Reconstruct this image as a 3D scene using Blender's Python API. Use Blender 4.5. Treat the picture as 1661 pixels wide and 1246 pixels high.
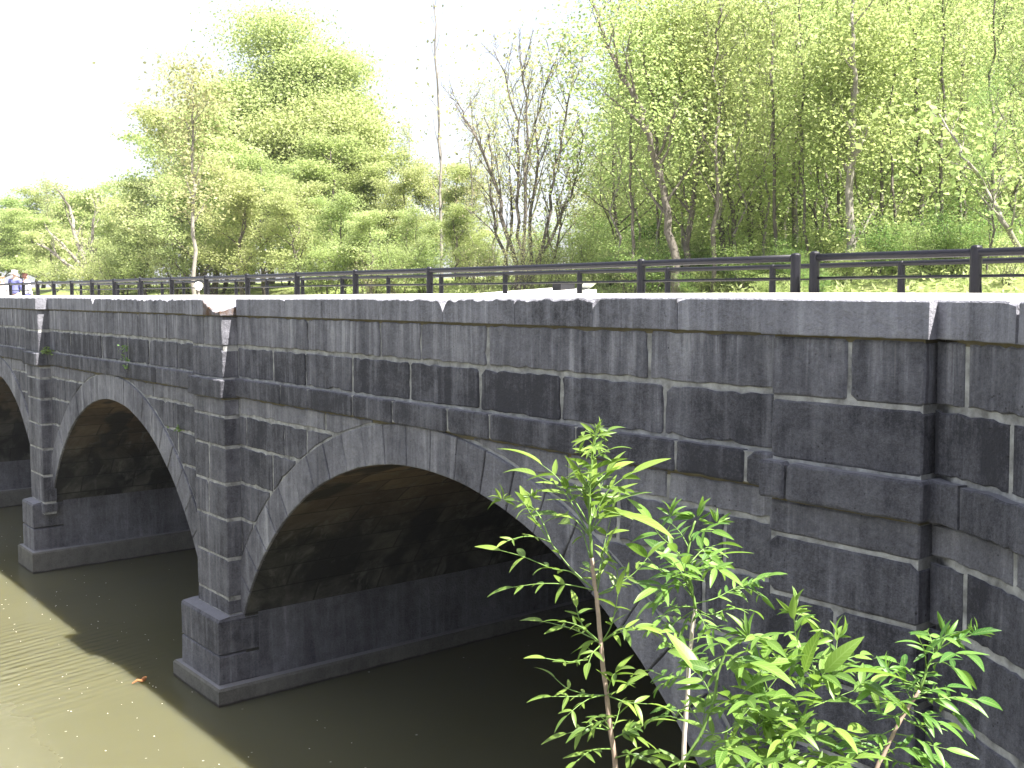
import bpy, math, random
import numpy as np
from mathutils import Vector

# ------------------------------------------------------------------ camera, sky, sun, exposure
for o in list(bpy.data.objects): bpy.data.objects.remove(o)
sc = bpy.context.scene
COL = sc.collection
R = math.radians
EYE = Vector((0.0, -6.3, 0.0))
cam_d = bpy.data.cameras.new("camera"); cam = bpy.data.objects.new("camera", cam_d); COL.objects.link(cam)
cam_d.sensor_width = 36.0; cam_d.lens = 37.48; cam_d.clip_start = 0.05; cam_d.clip_end = 2000
cam.location = EYE
cam.rotation_euler = (R(90 - 4.709), 0, R(141.04 - 90))
sc.camera = cam

SUN = Vector((0.585, 0.165, 1.0)).normalized()           # towards the sun
w = bpy.data.worlds.new("World"); sc.world = w; w.use_nodes = True
nt = w.node_tree; nt.nodes.clear()
sky = nt.nodes.new('ShaderNodeTexSky'); sky.sky_type = 'NISHITA'; sky.sun_disc = False
sky.sun_elevation = math.asin(SUN.z); sky.sun_rotation = math.atan2(SUN.x, SUN.y)
sky.air_density = 1.0; sky.dust_density = 3.0; sky.ozone_density = 1.0
bg = nt.nodes.new('ShaderNodeBackground'); bg.inputs[1].default_value = 0.095
ow = nt.nodes.new('ShaderNodeOutputWorld')
# thin bright veil of haze cloud, a little open towards the upper left
tcw = nt.nodes.new('ShaderNodeTexCoord'); vn = nt.nodes.new('ShaderNodeTexNoise'); vn.inputs['Scale'].default_value = 1.6; vn.inputs['Detail'].default_value = 3
nt.links.new(tcw.outputs['Generated'], vn.inputs['Vector'])
vr = nt.nodes.new('ShaderNodeMapRange'); vr.inputs[1].default_value = 0.3; vr.inputs[2].default_value = 0.7; vr.inputs[3].default_value = 0.5; vr.inputs[4].default_value = 0.85
nt.links.new(vn.outputs[0], vr.inputs[0])
vm = nt.nodes.new('ShaderNodeMix'); vm.data_type = 'RGBA'; nt.links.new(vr.outputs[0], vm.inputs[0]); nt.links.new(sky.outputs[0], vm.inputs[6]); vm.inputs[7].default_value = (2.6, 2.64, 2.85, 1)
nt.links.new(vm.outputs[2], bg.inputs[0]); nt.links.new(bg.outputs[0], ow.inputs[0])
sun_d = bpy.data.lights.new("sun", 'SUN'); sun_d.energy = 4.9; sun_d.angle = R(0.55); sun_d.color = (1.0, 0.955, 0.88)
sun = bpy.data.objects.new("sun", sun_d); COL.objects.link(sun)
sun.rotation_euler = SUN.to_track_quat('Z', 'Y').to_euler()
sc.view_settings.view_transform = 'Standard'; sc.view_settings.look = 'None'
sc.view_settings.exposure = 2.12; sc.view_settings.gamma = 1.0
sc.render.engine = 'CYCLES'
sc.cycles.max_bounces = 7; sc.cycles.diffuse_bounces = 3; sc.cycles.glossy_bounces = 3
sc.cycles.transmission_bounces = 4; sc.cycles.transparent_max_bounces = 4
sc.cycles.caustics_reflective = False; sc.cycles.caustics_refractive = False

# photo pixel + distance -> a point of the place (used to survey where things stand)
_f = Vector((math.cos(R(141.04)) * math.cos(R(4.709)), math.sin(R(141.04)) * math.cos(R(4.709)), -math.sin(R(4.709))))
_r = Vector((math.sin(R(141.04)), -math.cos(R(141.04)), 0)); _u = _r.cross(_f)
FP = 1729.5
def at(x, y, d): return EYE + (_f + _r * ((x - 830.5) / FP) - _u * ((y - 623) / FP)) * d

# ------------------------------------------------------------------ small helpers
def thing(name, label, cat, loc=(0, 0, 0), group=None):
    o = bpy.data.objects.new(name, None); COL.objects.link(o); o.location = loc
    o['label'] = label; o['category'] = cat
    if group: o['group'] = group
    return o
def tag(o, label, cat, group=None):
    o['label'] = label; o['category'] = cat
    if group: o['group'] = group
    return o

class MB:
    """collects faces with a material index and a 3-number face attribute"""
    def __init__(s): s.v = []; s.f = []; s.m = []; s.a = []
    def add(s, verts, faces, mi=0, attr=(0.5, 0.5, 0.0)):
        n = len(s.v); s.v += [tuple(p) for p in verts]
        for f in faces:
            s.f.append(tuple(i + n for i in f)); s.m.append(mi); s.a.append(attr)
    def box(s, x0, x1, y0, y1, z0, z1, mi=0, attr=(0.5, 0.5, 0.0)):
        s.add([(x0,y0,z0),(x1,y0,z0),(x1,y1,z0),(x0,y1,z0),(x0,y0,z1),(x1,y0,z1),(x1,y1,z1),(x0,y1,z1)],
              [(0,3,2,1),(4,5,6,7),(0,1,5,4),(1,2,6,5),(2,3,7,6),(3,0,4,7)], mi, attr)
    def tube(s, pts, rad, n=8, mi=0, attr=(0.5, 0.5, 0.0), cap=True):
        pts = [Vector(p) for p in pts]; rings = []; up = None
        if not hasattr(rad, '__len__'): rad = [rad] * len(pts)
        for i, p in enumerate(pts):
            t = (pts[min(i + 1, len(pts) - 1)] - pts[max(i - 1, 0)]).normalized()
            if up is None: up = t.orthogonal().normalized()
            up = (up - t * up.dot(t)).normalized(); b = t.cross(up)
            rings.append([p + (up * math.cos(2 * math.pi * k / n) + b * math.sin(2 * math.pi * k / n)) * rad[i] for k in range(n)])
        vs = [q for r_ in rings for q in r_]; fs = []
        for i in range(len(pts) - 1):
            for k in range(n):
                a = i * n + k; b_ = i * n + (k + 1) % n
                fs.append((a, b_, b_ + n, a + n))
        if cap: fs.append(tuple(range(n))[::-1]); fs.append(tuple((len(pts) - 1) * n + k for k in range(n)))
        s.add(vs, fs, mi, attr)
    def build(s, name, mats, parent=None, smooth=False, bend=None):
        me = bpy.data.meshes.new(name)
        vs = [bend(p) for p in s.v] if bend else s.v
        me.from_pydata(vs, [], s.f)
        if not isinstance(mats, (list, tuple)): mats = [mats]
        for m in mats: me.materials.append(m)
        me.polygons.foreach_set('material_index', s.m)
        at_ = me.attributes.new('tone', 'FLOAT_VECTOR', 'FACE')
        at_.data.foreach_set('vector', [c for a in s.a for c in a])
        if smooth: me.polygons.foreach_set('use_smooth', [True] * len(s.f))
        me.update()
        o = bpy.data.objects.new(name, me); COL.objects.link(o)
        if parent: o.parent = parent; o.matrix_parent_inverse = parent.matrix_basis.inverted()
        return o

# ------------------------------------------------------------------ materials
def mat(name):
    m = bpy.data.materials.new(name); m.use_nodes = True
    nt = m.node_tree; nt.nodes.clear()
    out = nt.nodes.new('ShaderNodeOutputMaterial')
    return m, nt, out
def N(nt, t, **kw):
    n = nt.nodes.new(t)
    for k, v in kw.items():
        if k.startswith('i_'):
            key = k[2:]; key = int(key) if key.isdigit() else key
            n.inputs[key].default_value = v
        else: setattr(n, k, v)
    return n
def ramp(nt, src, stops):
    r_ = nt.nodes.new('ShaderNodeValToRGB'); nt.links.new(src, r_.inputs[0])
    e = r_.color_ramp.elements
    while len(e) < len(stops): e.new(0.5)
    for k, (p, c) in enumerate(stops):
        e[k].position = p; e[k].color = (c, c, c, 1) if not hasattr(c, '__len__') else (*c, 1)
    return r_.outputs[0]
def mixc(nt, fac, a, b, mode='MIX'):
    m = nt.nodes.new('ShaderNodeMix'); m.data_type = 'RGBA'; m.blend_type = mode
    for sock, v in ((m.inputs[0], fac), (m.inputs[6], a), (m.inputs[7], b)):
        if isinstance(v, (int, float)): sock.default_value = v
        elif isinstance(v, (tuple, list)): sock.default_value = (*v, 1)
        else: nt.links.new(v, sock)
    return m.outputs[2]
def mth(nt, op, a, b=None, c=None):
    m = nt.nodes.new('ShaderNodeMath'); m.operation = op
    for i, v in enumerate((a, b, c)):
        if v is None: continue
        if isinstance(v, (int, float)): m.inputs[i].default_value = v
        else: nt.links.new(v, m.inputs[i])
    return m.outputs[0]
def noise(nt, vec, scale, detail=4, rough=0.55, dist=0.0):
    n = N(nt, 'ShaderNodeTexNoise', i_Scale=scale, i_Detail=detail, i_Roughness=rough, i_Distortion=dist)
    nt.links.new(vec, n.inputs['Vector']); return n.outputs[0]
def mapping(nt, vec, scale=(1, 1, 1), loc=(0, 0, 0)):
    m = N(nt, 'ShaderNodeMapping'); m.inputs['Scale'].default_value = scale; m.inputs['Location'].default_value = loc
    nt.links.new(vec, m.inputs['Vector']); return m.outputs[0]
def objco(nt): return N(nt, 'ShaderNodeTexCoord').outputs['Object']
def bump(nt, h, strength, dist):
    b = N(nt, 'ShaderNodeBump', i_Strength=strength, i_Distance=dist); nt.links.new(h, b.inputs['Height']); return b.outputs[0]

def stone_material(name, dark, mid, light, streak=1.0, pits=0.0, rough=0.85):
    m, nt, out = mat(name)
    co = objco(nt)
    att = N(nt, 'ShaderNodeAttribute', attribute_name='tone')
    sep = N(nt, 'ShaderNodeSeparateXYZ'); nt.links.new(att.outputs['Vector'], sep.inputs[0])
    tone, stk, rust = sep.outputs
    pos = N(nt, 'ShaderNodeSeparateXYZ'); nt.links.new(co, pos.inputs[0])
    s1 = noise(nt, mapping(nt, co, (3.6, 3.6, 0.35)), 1.0, 5, 0.65, 0.5)
    s2 = noise(nt, mapping(nt, co, (10, 10, 0.5), (3, 1, 7)), 1.0, 5, 0.65, 0.5)
    big = noise(nt, mapping(nt, co, (0.9, 0.9, 0.8), (9, 2, 3)), 1.0, 4, 0.6)
    fine = noise(nt, co, 38.0, 5, 0.7)
    med = noise(nt, co, 6.5, 5, 0.65)
    # base tone: block tone + broad and medium mottling
    v = mth(nt, 'ADD', mth(nt, 'MULTIPLY', tone, 0.75), mth(nt, 'MULTIPLY', mth(nt, 'SUBTRACT', big, 0.5), 0.7))
    v = mth(nt, 'ADD', v, mth(nt, 'MULTIPLY', mth(nt, 'SUBTRACT', med, 0.5), 0.55))
    v = mth(nt, 'ADD', v, mth(nt, 'MULTIPLY', mth(nt, 'ADD', mth(nt, 'SUBTRACT', fine, 0.5), mth(nt, 'MULTIPLY', mth(nt, 'SUBTRACT', noise(nt, co, 95.0, 3, 0.7), 0.5), 0.8)), 0.55))
    lightstr = ramp(nt, s2, [(0.46, 0.0), (0.70, 1.0)])
    lightstr = mth(nt, 'MULTIPLY', lightstr, ramp(nt, s1, [(0.42, 0.0), (0.6, 1.0)]))
    darkstr = ramp(nt, s1, [(0.34, 1.0), (0.56, 0.0)])
    patchy = ramp(nt, noise(nt, mapping(nt, co, (0.8, 0.8, 1.3), (5, 5, 1)), 1.0, 4, 0.6), [(0.36, 0.35), (0.6, 1.0)])
    stk = mth(nt, 'MULTIPLY', stk, patchy)
    v = mth(nt, 'ADD', v, mth(nt, 'MULTIPLY', mth(nt, 'MULTIPLY', lightstr, stk), 0.75 * streak))
    v = mth(nt, 'SUBTRACT', v, mth(nt, 'MULTIPLY', mth(nt, 'MULTIPLY', darkstr, stk), 0.34 * streak))
    # lime washed down from under the coping
    wash = mth(nt, 'MULTIPLY', ramp(nt, mth(nt, 'ADD', pos.outputs[2], 1.0), [(0.15, 0.0), (0.72, 1.0)]), ramp(nt, s2, [(0.40, 0.0), (0.62, 1.0)]))
    v = mth(nt, 'ADD', v, mth(nt, 'MULTIPLY', mth(nt, 'MULTIPLY', wash, stk), 0.30 * streak))
    c = ramp(nt, v, [(0.0, dark), (0.42, mid), (0.95, light)])
    # hard white drips
    drip = noise(nt, mapping(nt, co, (26, 26, 1.1), (1, 8, 2)), 1.0, 3, 0.5, 0.2)
    drip = mth(nt, 'MULTIPLY', ramp(nt, drip, [(0.67, 0.0), (0.75, 1.0)]), ramp(nt, big, [(0.5, 0.0), (0.64, 1.0)]))
    c = mixc(nt, mth(nt, 'MULTIPLY', mth(nt, 'MULTIPLY', drip, stk), 0.55 * streak), c, (0.42, 0.42, 0.41))
    # lichen dust on ledges (faces that look up)
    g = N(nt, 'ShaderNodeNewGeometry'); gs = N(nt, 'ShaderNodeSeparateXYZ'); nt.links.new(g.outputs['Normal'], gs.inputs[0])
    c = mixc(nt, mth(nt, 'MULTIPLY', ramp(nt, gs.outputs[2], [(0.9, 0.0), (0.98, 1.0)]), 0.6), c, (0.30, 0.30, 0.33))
    rr = mth(nt, 'MULTIPLY', rust, ramp(nt, med, [(0.35, 0.0), (0.6, 1.0)]))
    c = mixc(nt, rr, c, (0.11, 0.062, 0.035))
    h = mth(nt, 'ADD', mth(nt, 'MULTIPLY', fine, 0.7), mth(nt, 'MULTIPLY', noise(nt, co, 13.0, 6, 0.75), 1.6))
    if pits:
        vo = N(nt, 'ShaderNodeTexVoronoi', i_Scale=16.0); nt.links.new(co, vo.inputs['Vector'])
        pit = mth(nt, 'MULTIPLY', ramp(nt, vo.outputs[0], [(0.05, 1.0), (0.13, 0.0)]), ramp(nt, noise(nt, co, 3.5, 2), [(0.52, 0.0), (0.6, 1.0)]))
        h = mth(nt, 'SUBTRACT', h, mth(nt, 'MULTIPLY', pit, 2.5 * pits))
        c = mixc(nt, mth(nt, 'MULTIPLY', pit, 0.9), c, (0.02, 0.02, 0.022))
    p = N(nt, 'ShaderNodeBsdfPrincipled'); nt.links.new(c, p.inputs['Base Color'])
    p.inputs['Roughness'].default_value = rough
    p.inputs['Specular IOR Level'].default_value = 0.35
    nt.links.new(bump(nt, h, 1.0, 0.022), p.inputs['Normal'])
    nt.links.new(p.outputs[0], out.inputs[0])
    return m

def simple(name, col, rough=0.8, var=0.25, scale=8.0, bmp=0.3, bd=0.01, spec=0.4, metal=0.0, col2=None):
    m, nt, out = mat(name); co = objco(nt)
    n1 = noise(nt, co, scale, 5, 0.6)
    a = tuple(c * (1 - var) for c in col); b = col2 or tuple(min(1, c * (1 + var)) for c in col)
    c = mixc(nt, ramp(nt, n1, [(0.3, 0.0), (0.7, 1.0)]), a, b)
    p = N(nt, 'ShaderNodeBsdfPrincipled'); nt.links.new(c, p.inputs['Base Color'])
    p.inputs['Roughness'].default_value = rough; p.inputs['Specular IOR Level'].default_value = spec; p.inputs['Metallic'].default_value = metal
    if bmp: nt.links.new(bump(nt, noise(nt, co, scale * 3, 5, 0.6), bmp, bd), p.inputs['Normal'])
    nt.links.new(p.outputs[0], out.inputs[0]); return m

M_STONE = stone_material('limestone_weathered', (0.042, 0.042, 0.053), (0.170, 0.170, 0.197), (0.37, 0.37, 0.405), 1.0, pits=0.22)
M_COPE = stone_material('coping_limestone', (0.04, 0.04, 0.048), (0.225, 0.225, 0.258), (0.40, 0.40, 0.45), 0.8, pits=0.5)
M_MORTAR = simple('pale_mortar', (0.31, 0.31, 0.305), 0.95, 0.55, 7, 1.0, 0.02)
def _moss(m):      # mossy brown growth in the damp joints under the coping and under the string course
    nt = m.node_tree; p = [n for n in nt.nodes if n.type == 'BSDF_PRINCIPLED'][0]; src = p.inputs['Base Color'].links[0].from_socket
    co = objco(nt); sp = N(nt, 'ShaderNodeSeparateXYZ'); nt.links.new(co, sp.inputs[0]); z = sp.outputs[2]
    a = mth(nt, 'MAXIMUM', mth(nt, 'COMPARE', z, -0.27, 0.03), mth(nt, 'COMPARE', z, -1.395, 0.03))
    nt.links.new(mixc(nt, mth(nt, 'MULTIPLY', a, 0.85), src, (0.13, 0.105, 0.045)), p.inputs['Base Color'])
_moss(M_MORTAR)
M_DARKJ = simple('tight_dark_joint', (0.045, 0.045, 0.05), 0.95, 0.3, 9, 0.4, 0.006)
M_FOOT = stone_material('footing_concrete', (0.05, 0.05, 0.045), (0.155, 0.15, 0.135), (0.26, 0.25, 0.22), 0.5)
M_DECK = simple('sunbleached_concrete', (0.66, 0.64, 0.60), 0.9, 0.12, 3, 0.3, 0.01)
M_METAL = simple('dark_painted_steel', (0.010, 0.010, 0.015), 0.45, 0.2, 30, 0.05, 0.002, spec=0.25)
M_BARK = simple('grey_bark', (0.115, 0.10, 0.085), 0.95, 0.4, 5, 0.9, 0.03)
M_BARKP = simple('pale_bark', (0.22, 0.20, 0.175), 0.95, 0.35, 5, 0.7, 0.02)

def _tide(m):      # wet dark band where the footing meets the creek
    nt = m.node_tree; p = [n for n in nt.nodes if n.type == 'BSDF_PRINCIPLED'][0]; src = p.inputs['Base Color'].links[0].from_socket
    co = objco(nt); sp = N(nt, 'ShaderNodeSeparateXYZ'); nt.links.new(co, sp.inputs[0])
    z = mth(nt, 'ADD', sp.outputs[2], mth(nt, 'MULTIPLY', noise(nt, co, 3.0, 4), 0.05))
    a = ramp(nt, mth(nt, 'MULTIPLY', mth(nt, 'ADD', z, 5.66), 5.0), [(0.30, 1.0), (0.42, 0.0)])
    nt.links.new(mixc(nt, mth(nt, 'MULTIPLY', a, 0.88), src, (0.028, 0.020, 0.016)), p.inputs['Base Color'])
_tide(M_FOOT)
def vault_material():
    m, nt, out = mat('vault_stone'); co = objco(nt)
    uv = N(nt, 'ShaderNodeUVMap', uv_map='UVMap').outputs[0]
    wob = mixc(nt, 0.03, uv, N(nt, 'ShaderNodeTexNoise', i_Scale=2.0).outputs[1])
    br = N(nt, 'ShaderNodeTexBrick', offset=0.5); nt.links.new(wob, br.inputs['Vector'])
    br.inputs['Scale'].default_value = 1.0; br.inputs['Mortar Size'].default_value = 0.018; br.inputs['Mortar Smooth'].default_value = 0.5
    br.inputs['Brick Width'].default_value = 1.05; br.inputs['Row Height'].default_value = 0.42; br.inputs['Bias'].default_value = 0.0
    br.inputs['Color1'].default_value = (0.3, 0.3, 0.3, 1); br.inputs['Color2'].default_value = (0.9, 0.9, 0.9, 1); br.inputs['Mortar'].default_value = (0, 0, 0, 1)
    pos = N(nt, 'ShaderNodeSeparateXYZ'); nt.links.new(co, pos.inputs[0])
    up = ramp(nt, mth(nt, 'MULTIPLY_ADD', pos.outputs[2], 0.25, 1.2), [(0.35, 0.0), (0.75, 1.0)])      # browner and lighter colour high in the vault
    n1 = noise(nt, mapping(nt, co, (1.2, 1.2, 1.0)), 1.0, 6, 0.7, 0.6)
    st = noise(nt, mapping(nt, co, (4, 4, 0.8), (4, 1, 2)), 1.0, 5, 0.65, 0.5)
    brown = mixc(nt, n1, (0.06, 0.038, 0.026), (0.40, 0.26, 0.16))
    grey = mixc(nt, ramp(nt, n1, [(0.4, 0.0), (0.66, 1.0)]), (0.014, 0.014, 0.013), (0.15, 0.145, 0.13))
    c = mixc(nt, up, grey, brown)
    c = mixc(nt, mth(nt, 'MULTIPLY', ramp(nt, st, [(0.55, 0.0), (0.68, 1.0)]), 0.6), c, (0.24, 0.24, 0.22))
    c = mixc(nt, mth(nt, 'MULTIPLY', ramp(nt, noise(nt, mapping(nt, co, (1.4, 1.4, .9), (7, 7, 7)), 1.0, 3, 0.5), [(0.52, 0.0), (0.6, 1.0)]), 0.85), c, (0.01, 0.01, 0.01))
    c = mixc(nt, 0.75, c, br.outputs[0], 'MULTIPLY')
    p = N(nt, 'ShaderNodeBsdfPrincipled'); nt.links.new(c, p.inputs['Base Color']); p.inputs['Roughness'].default_value = 0.8
    h = mth(nt, 'ADD', mth(nt, 'MULTIPLY', br.outputs[1], -1.2), noise(nt, co, 9, 5, 0.7))
    nt.links.new(bump(nt, h, 0.7, 0.014), p.inputs['Normal']); nt.links.new(p.outputs[0], out.inputs[0]); return m
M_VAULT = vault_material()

def leaf_material(name, c0, c1, trans=0.45, rough=0.5, objvar=0.25, veins=False):
    m, nt, out = mat(name)
    att = N(nt, 'ShaderNodeAttribute', attribute_name='tone')
    sep = N(nt, 'ShaderNodeSeparateXYZ'); nt.links.new(att.outputs['Vector'], sep.inputs[0])
    oi = N(nt, 'ShaderNodeObjectInfo')
    c = mixc(nt, sep.outputs[0], c0, c1)
    hsv = N(nt, 'ShaderNodeHueSaturation'); nt.links.new(c, hsv.inputs['Color'])
    nt.links.new(mth(nt, 'MULTIPLY_ADD', oi.outputs['Random'], 0.04, 0.48), hsv.inputs['Hue'])
    nt.links.new(mth(nt, 'MULTIPLY_ADD', oi.outputs['Random'], objvar, 1 - objvar / 2), hsv.inputs['Value'])
    c = hsv.outputs[0]
    if veins:
        uvn = N(nt, 'ShaderNodeUVMap', uv_map='UVMap'); s = N(nt, 'ShaderNodeSeparateXYZ'); nt.links.new(uvn.outputs[0], s.inputs[0])
        a = mth(nt, 'ABSOLUTE', mth(nt, 'SUBTRACT', s.outputs[1], 0.5))
        rib = ramp(nt, a, [(0.0, 1.0), (0.07, 0.0)])
        ph = mth(nt, 'SINE', mth(nt, 'MULTIPLY', mth(nt, 'SUBTRACT', s.outputs[0], mth(nt, 'MULTIPLY', a, 0.35)), 62.0))
        side = mth(nt, 'MULTIPLY', ramp(nt, ph, [(0.72, 0.0), (1.0, 1.0)]), 0.4)
        c = mixc(nt, mth(nt, 'MAXIMUM', mth(nt, 'MULTIPLY', rib, 0.6), side), c, (0.30, 0.42, 0.13))
    d = N(nt, 'ShaderNodeBsdfPrincipled'); nt.links.new(c, d.inputs['Base Color']); d.inputs['Roughness'].default_value = rough
    d.inputs['Specular IOR Level'].default_value = 0.4
    tc = mixc(nt, 0.5, c, (0.50, 0.60, 0.22) if not veins else (0.28, 0.46, 0.06), 'MIX')
    t = N(nt, 'ShaderNodeBsdfTranslucent'); nt.links.new(tc, t.inputs[0])
    mx = N(nt, 'ShaderNodeMixShader'); mx.inputs[0].default_value = trans
    nt.links.new(d.outputs[0], mx.inputs[1]); nt.links.new(t.outputs[0], mx.inputs[2]); nt.links.new(mx.outputs[0], out.inputs[0])
    return m
M_LEAF = leaf_material('spring_leaves', (0.18, 0.25, 0.075), (0.42, 0.48, 0.21), 0.6)
M_LEAFD = leaf_material('deep_green_leaves', (0.07, 0.14, 0.03), (0.17, 0.29, 0.07), 0.5)
M_LEAFY = leaf_material('yellow_green_leaves', (0.28, 0.33, 0.13), (0.50, 0.53, 0.27), 0.6)
M_BUD = leaf_material('bronze_buds', (0.28, 0.25, 0.14), (0.42, 0.42, 0.2), 0.45)
M_ASH = leaf_material('sapling_leaves', (0.035, 0.10, 0.016), (0.20, 0.33, 0.06), 0.42, 0.42, 0.1, veins=True)
M_STEMG = simple('green_stem', (0.13, 0.22, 0.05), 0.5, 0.2, 30, 0.1)
M_STEMB = simple('brown_stem', (0.34, 0.25, 0.20), 0.7, 0.25, 40, 0.3, 0.002)

def ground_material(name, g0, g1, dirt, dirtamt=0.4):
    m, nt, out = mat(name); co = objco(nt)
    n1 = noise(nt, co, 1.1, 6, 0.65); n2 = noise(nt, co, 14, 5, 0.7)
    c = mixc(nt, ramp(nt, n2, [(0.35, 0.0), (0.65, 1.0)]), g0, g1)
    c = mixc(nt, mth(nt, 'MULTIPLY', ramp(nt, n1, [(0.45, 0.0), (0.65, 1.0)]), dirtamt), c, dirt)
    p = N(nt, 'ShaderNodeBsdfPrincipled'); nt.links.new(c, p.inputs['Base Color']); p.inputs['Roughness'].default_value = 1.0
    nt.links.new(bump(nt, n2, 1.0, 0.05), p.inputs['Normal']); nt.links.new(p.outputs[0], out.inputs[0]); return m
M_GROUND = ground_material('meadow', (0.10, 0.14, 0.03), (0.22, 0.28, 0.07), (0.24, 0.19, 0.12), 0.45)
M_BANK = ground_material('creek_bank_soil', (0.06, 0.08, 0.03), (0.12, 0.11, 0.06), (0.12, 0.09, 0.06), 0.7)

def water_material():
    m, nt, out = mat('turbid_creek_water'); co = objco(nt)
    c = mixc(nt, noise(nt, co, 0.25, 3, 0.5), (0.088, 0.087, 0.050), (0.110, 0.106, 0.062))
    fl = N(nt, 'ShaderNodeTexVoronoi', i_Scale=2.6); nt.links.new(co, fl.inputs['Vector'])
    c = mixc(nt, mth(nt, 'MULTIPLY', ramp(nt, fl.outputs[0], [(0.030, 1.0), (0.05, 0.0)]), ramp(nt, noise(nt, co, 0.7, 2), [(0.45, 0.0), (0.6, 0.8)])), c, (0.5, 0.5, 0.42))
    p = N(nt, 'ShaderNodeBsdfPrincipled'); nt.links.new(c, p.inputs['Base Color'])
    p.inputs['Subsurface Weight'].default_value = 1.0; p.inputs['Subsurface Radius'].default_value = (1.0, 0.9, 0.5); p.inputs['Subsurface Scale'].default_value = 1.3
    v2 = N(nt, 'ShaderNodeVectorMath', operation='DISTANCE'); nt.links.new(mapping(nt, co, (0.30, 1, 1)), v2.inputs[0]); v2.inputs[1].default_value = (-4.3, -3.9, -5.64)
    ruf = ramp(nt, mth(nt, 'ADD', mth(nt, 'MULTIPLY', v2.outputs['Value'], 0.4), mth(nt, 'MULTIPLY', noise(nt, co, 1.6, 3), 0.3)), [(0.35, 1.0), (1.0, 0.0)])
    nt.links.new(mth(nt, 'MULTIPLY_ADD', ruf, 0.42, 0.04), p.inputs['Roughness']); p.inputs['IOR'].default_value = 1.33; p.inputs['Specular IOR Level'].default_value = 0.5
    wav = N(nt, 'ShaderNodeTexWave', wave_type='BANDS', bands_direction='DIAGONAL'); wav.inputs['Scale'].default_value = 2.1
    wav.inputs['Distortion'].default_value = 3.5; wav.inputs['Detail'].default_value = 2.0; wav.inputs['Detail Scale'].default_value = 1.2
    nt.links.new(mapping(nt, co, (1.6, 0.35, 1)), wav.inputs['Vector'])
    # a breeze-ruffled patch of the creek out from the second bay; elsewhere nearly still
    v = N(nt, 'ShaderNodeVectorMath', operation='DISTANCE'); nt.links.new(co, v.inputs[0]); v.inputs[1].default_value = (-17.2, -2.5, -5.62)
    patch = ramp(nt, mth(nt, 'ADD', mth(nt, 'MULTIPLY', v.outputs['Value'], 0.2), mth(nt, 'MULTIPLY', noise(nt, co, 0.8, 3), 0.5)), [(0.35, 1.0), (0.75, 0.0)])
    rip = mth(nt, 'MULTIPLY', mth(nt, 'ADD', mth(nt, 'MULTIPLY', wav.outputs[1], 0.35), noise(nt, mapping(nt, co, (5, 2.4, 1)), 1.0, 3, 0.5)), patch)
    h = mth(nt, 'ADD', mth(nt, 'MULTIPLY', rip, 0.9), mth(nt, 'MULTIPLY', noise(nt, mapping(nt, co, (1.3, 0.8, 1)), 1.0, 2, 0.5), 0.25))
    nt.links.new(bump(nt, h, 0.6, 0.06), p.inputs['Normal'])
    nt.links.new(p.outputs[0], out.inputs[0]); return m
M_WATER = water_material()

# ------------------------------------------------------------------ the aqueduct
rnd = random.Random(7)
ZC, ZA, ZB, ZS, Z3, Z4, Z5, Z6, Z7, Z8, ZSP = -0.262, -0.687, -1.125, -1.385, -1.64, -2.07, -2.59, -3.10, -3.65, -4.17, -4.45
ZW = -5.64
RO, RI, AZ = 5.48, 5.03, -6.85
DEEP = 13.0
ARCHES = [(-9.33, 1.0), (-19.0, 0.90), (-27.07, 0.80)]
BAYS = [(-13.8, -4.63), (-22.68, -14.86), (-30.65, -23.62)]      # left, right edge of each bay
PILS = [(-4.63, -3.48), (-14.86, -13.8), (-23.62, -22.68), (-31.55, -30.65)]
PP = 0.225

def etop(x, arch, Rr):
    t = (x - arch[0]) / arch[1]
    return AZ + math.sqrt(Rr * Rr - t * t) if abs(t) < Rr else -99

def prism(mb, poly, yf, yb, attr, mi=0, ch=0.009, jit=0.015, ext=None):
    """stone: outline (x,z) counter-clockwise as seen from the creek, resampled and roughened, chamfered front"""
    pts = []
    n = len(poly)
    for i in range(n):
        a, b = poly[i], poly[(i + 1) % n]
        L = math.hypot(b[0] - a[0], b[1] - a[1]); k = max(1, int(L / 0.045))
        for j in range(k):
            t = j / k
            pts.append((a[0] + (b[0] - a[0]) * t, a[1] + (b[1] - a[1]) * t))
    m = len(pts)
    # smooth 1-D noise along the outline
    js = [rnd.uniform(-1, 1) for _ in range(m)]
    js = [(js[i] + 0.7 * js[i - 1] + 0.7 * js[(i + 1) % m]) / 1.6 * jit * (1.6 if rnd.random() < .12 else .8) for i in range(m)]
    nrm = []
    for i in range(m):
        a, b = pts[i - 2], pts[(i + 2) % m]
        tx, tz = b[0] - a[0], b[1] - a[1]; L = math.hypot(tx, tz) or 1
        nrm.append((-tz / L, tx / L))       # inward for CCW
    jit2 = jit
    r1 = [(p[0] + q[0] * max(0, j + jit * .5), p[1] + q[1] * max(0, j + jit * .5)) for p, q, j in zip(pts, nrm, js)]
    r2 = [(p[0] + q[0] * ch * (1 + rnd.uniform(-.3, .5)), p[1] + q[1] * ch * (1 + rnd.uniform(-.3, .5))) for p, q in zip(r1, nrm)]
    tx, tz = rnd.uniform(-.004, .004), rnd.uniform(-.006, .006)
    cx = sum(p[0] for p in pts) / m; cz = sum(p[1] for p in pts) / m
    V = [(x, yb, z) for x, z in r1] + [(x, yf + ch * .8, z) for x, z in r1] + [(x, yf + (x - cx) * tx + (z - cz) * tz, z) for x, z in r2]
    F = []
    for i in range(m):
        j = (i + 1) % m
        F.append((i, j, m + j, m + i)); F.append((m + i, m + j, 2 * m + j, 2 * m + i))
    F.append(tuple(range(2 * m, 3 * m)))
    mb.add(V, F, mi, attr)

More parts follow.
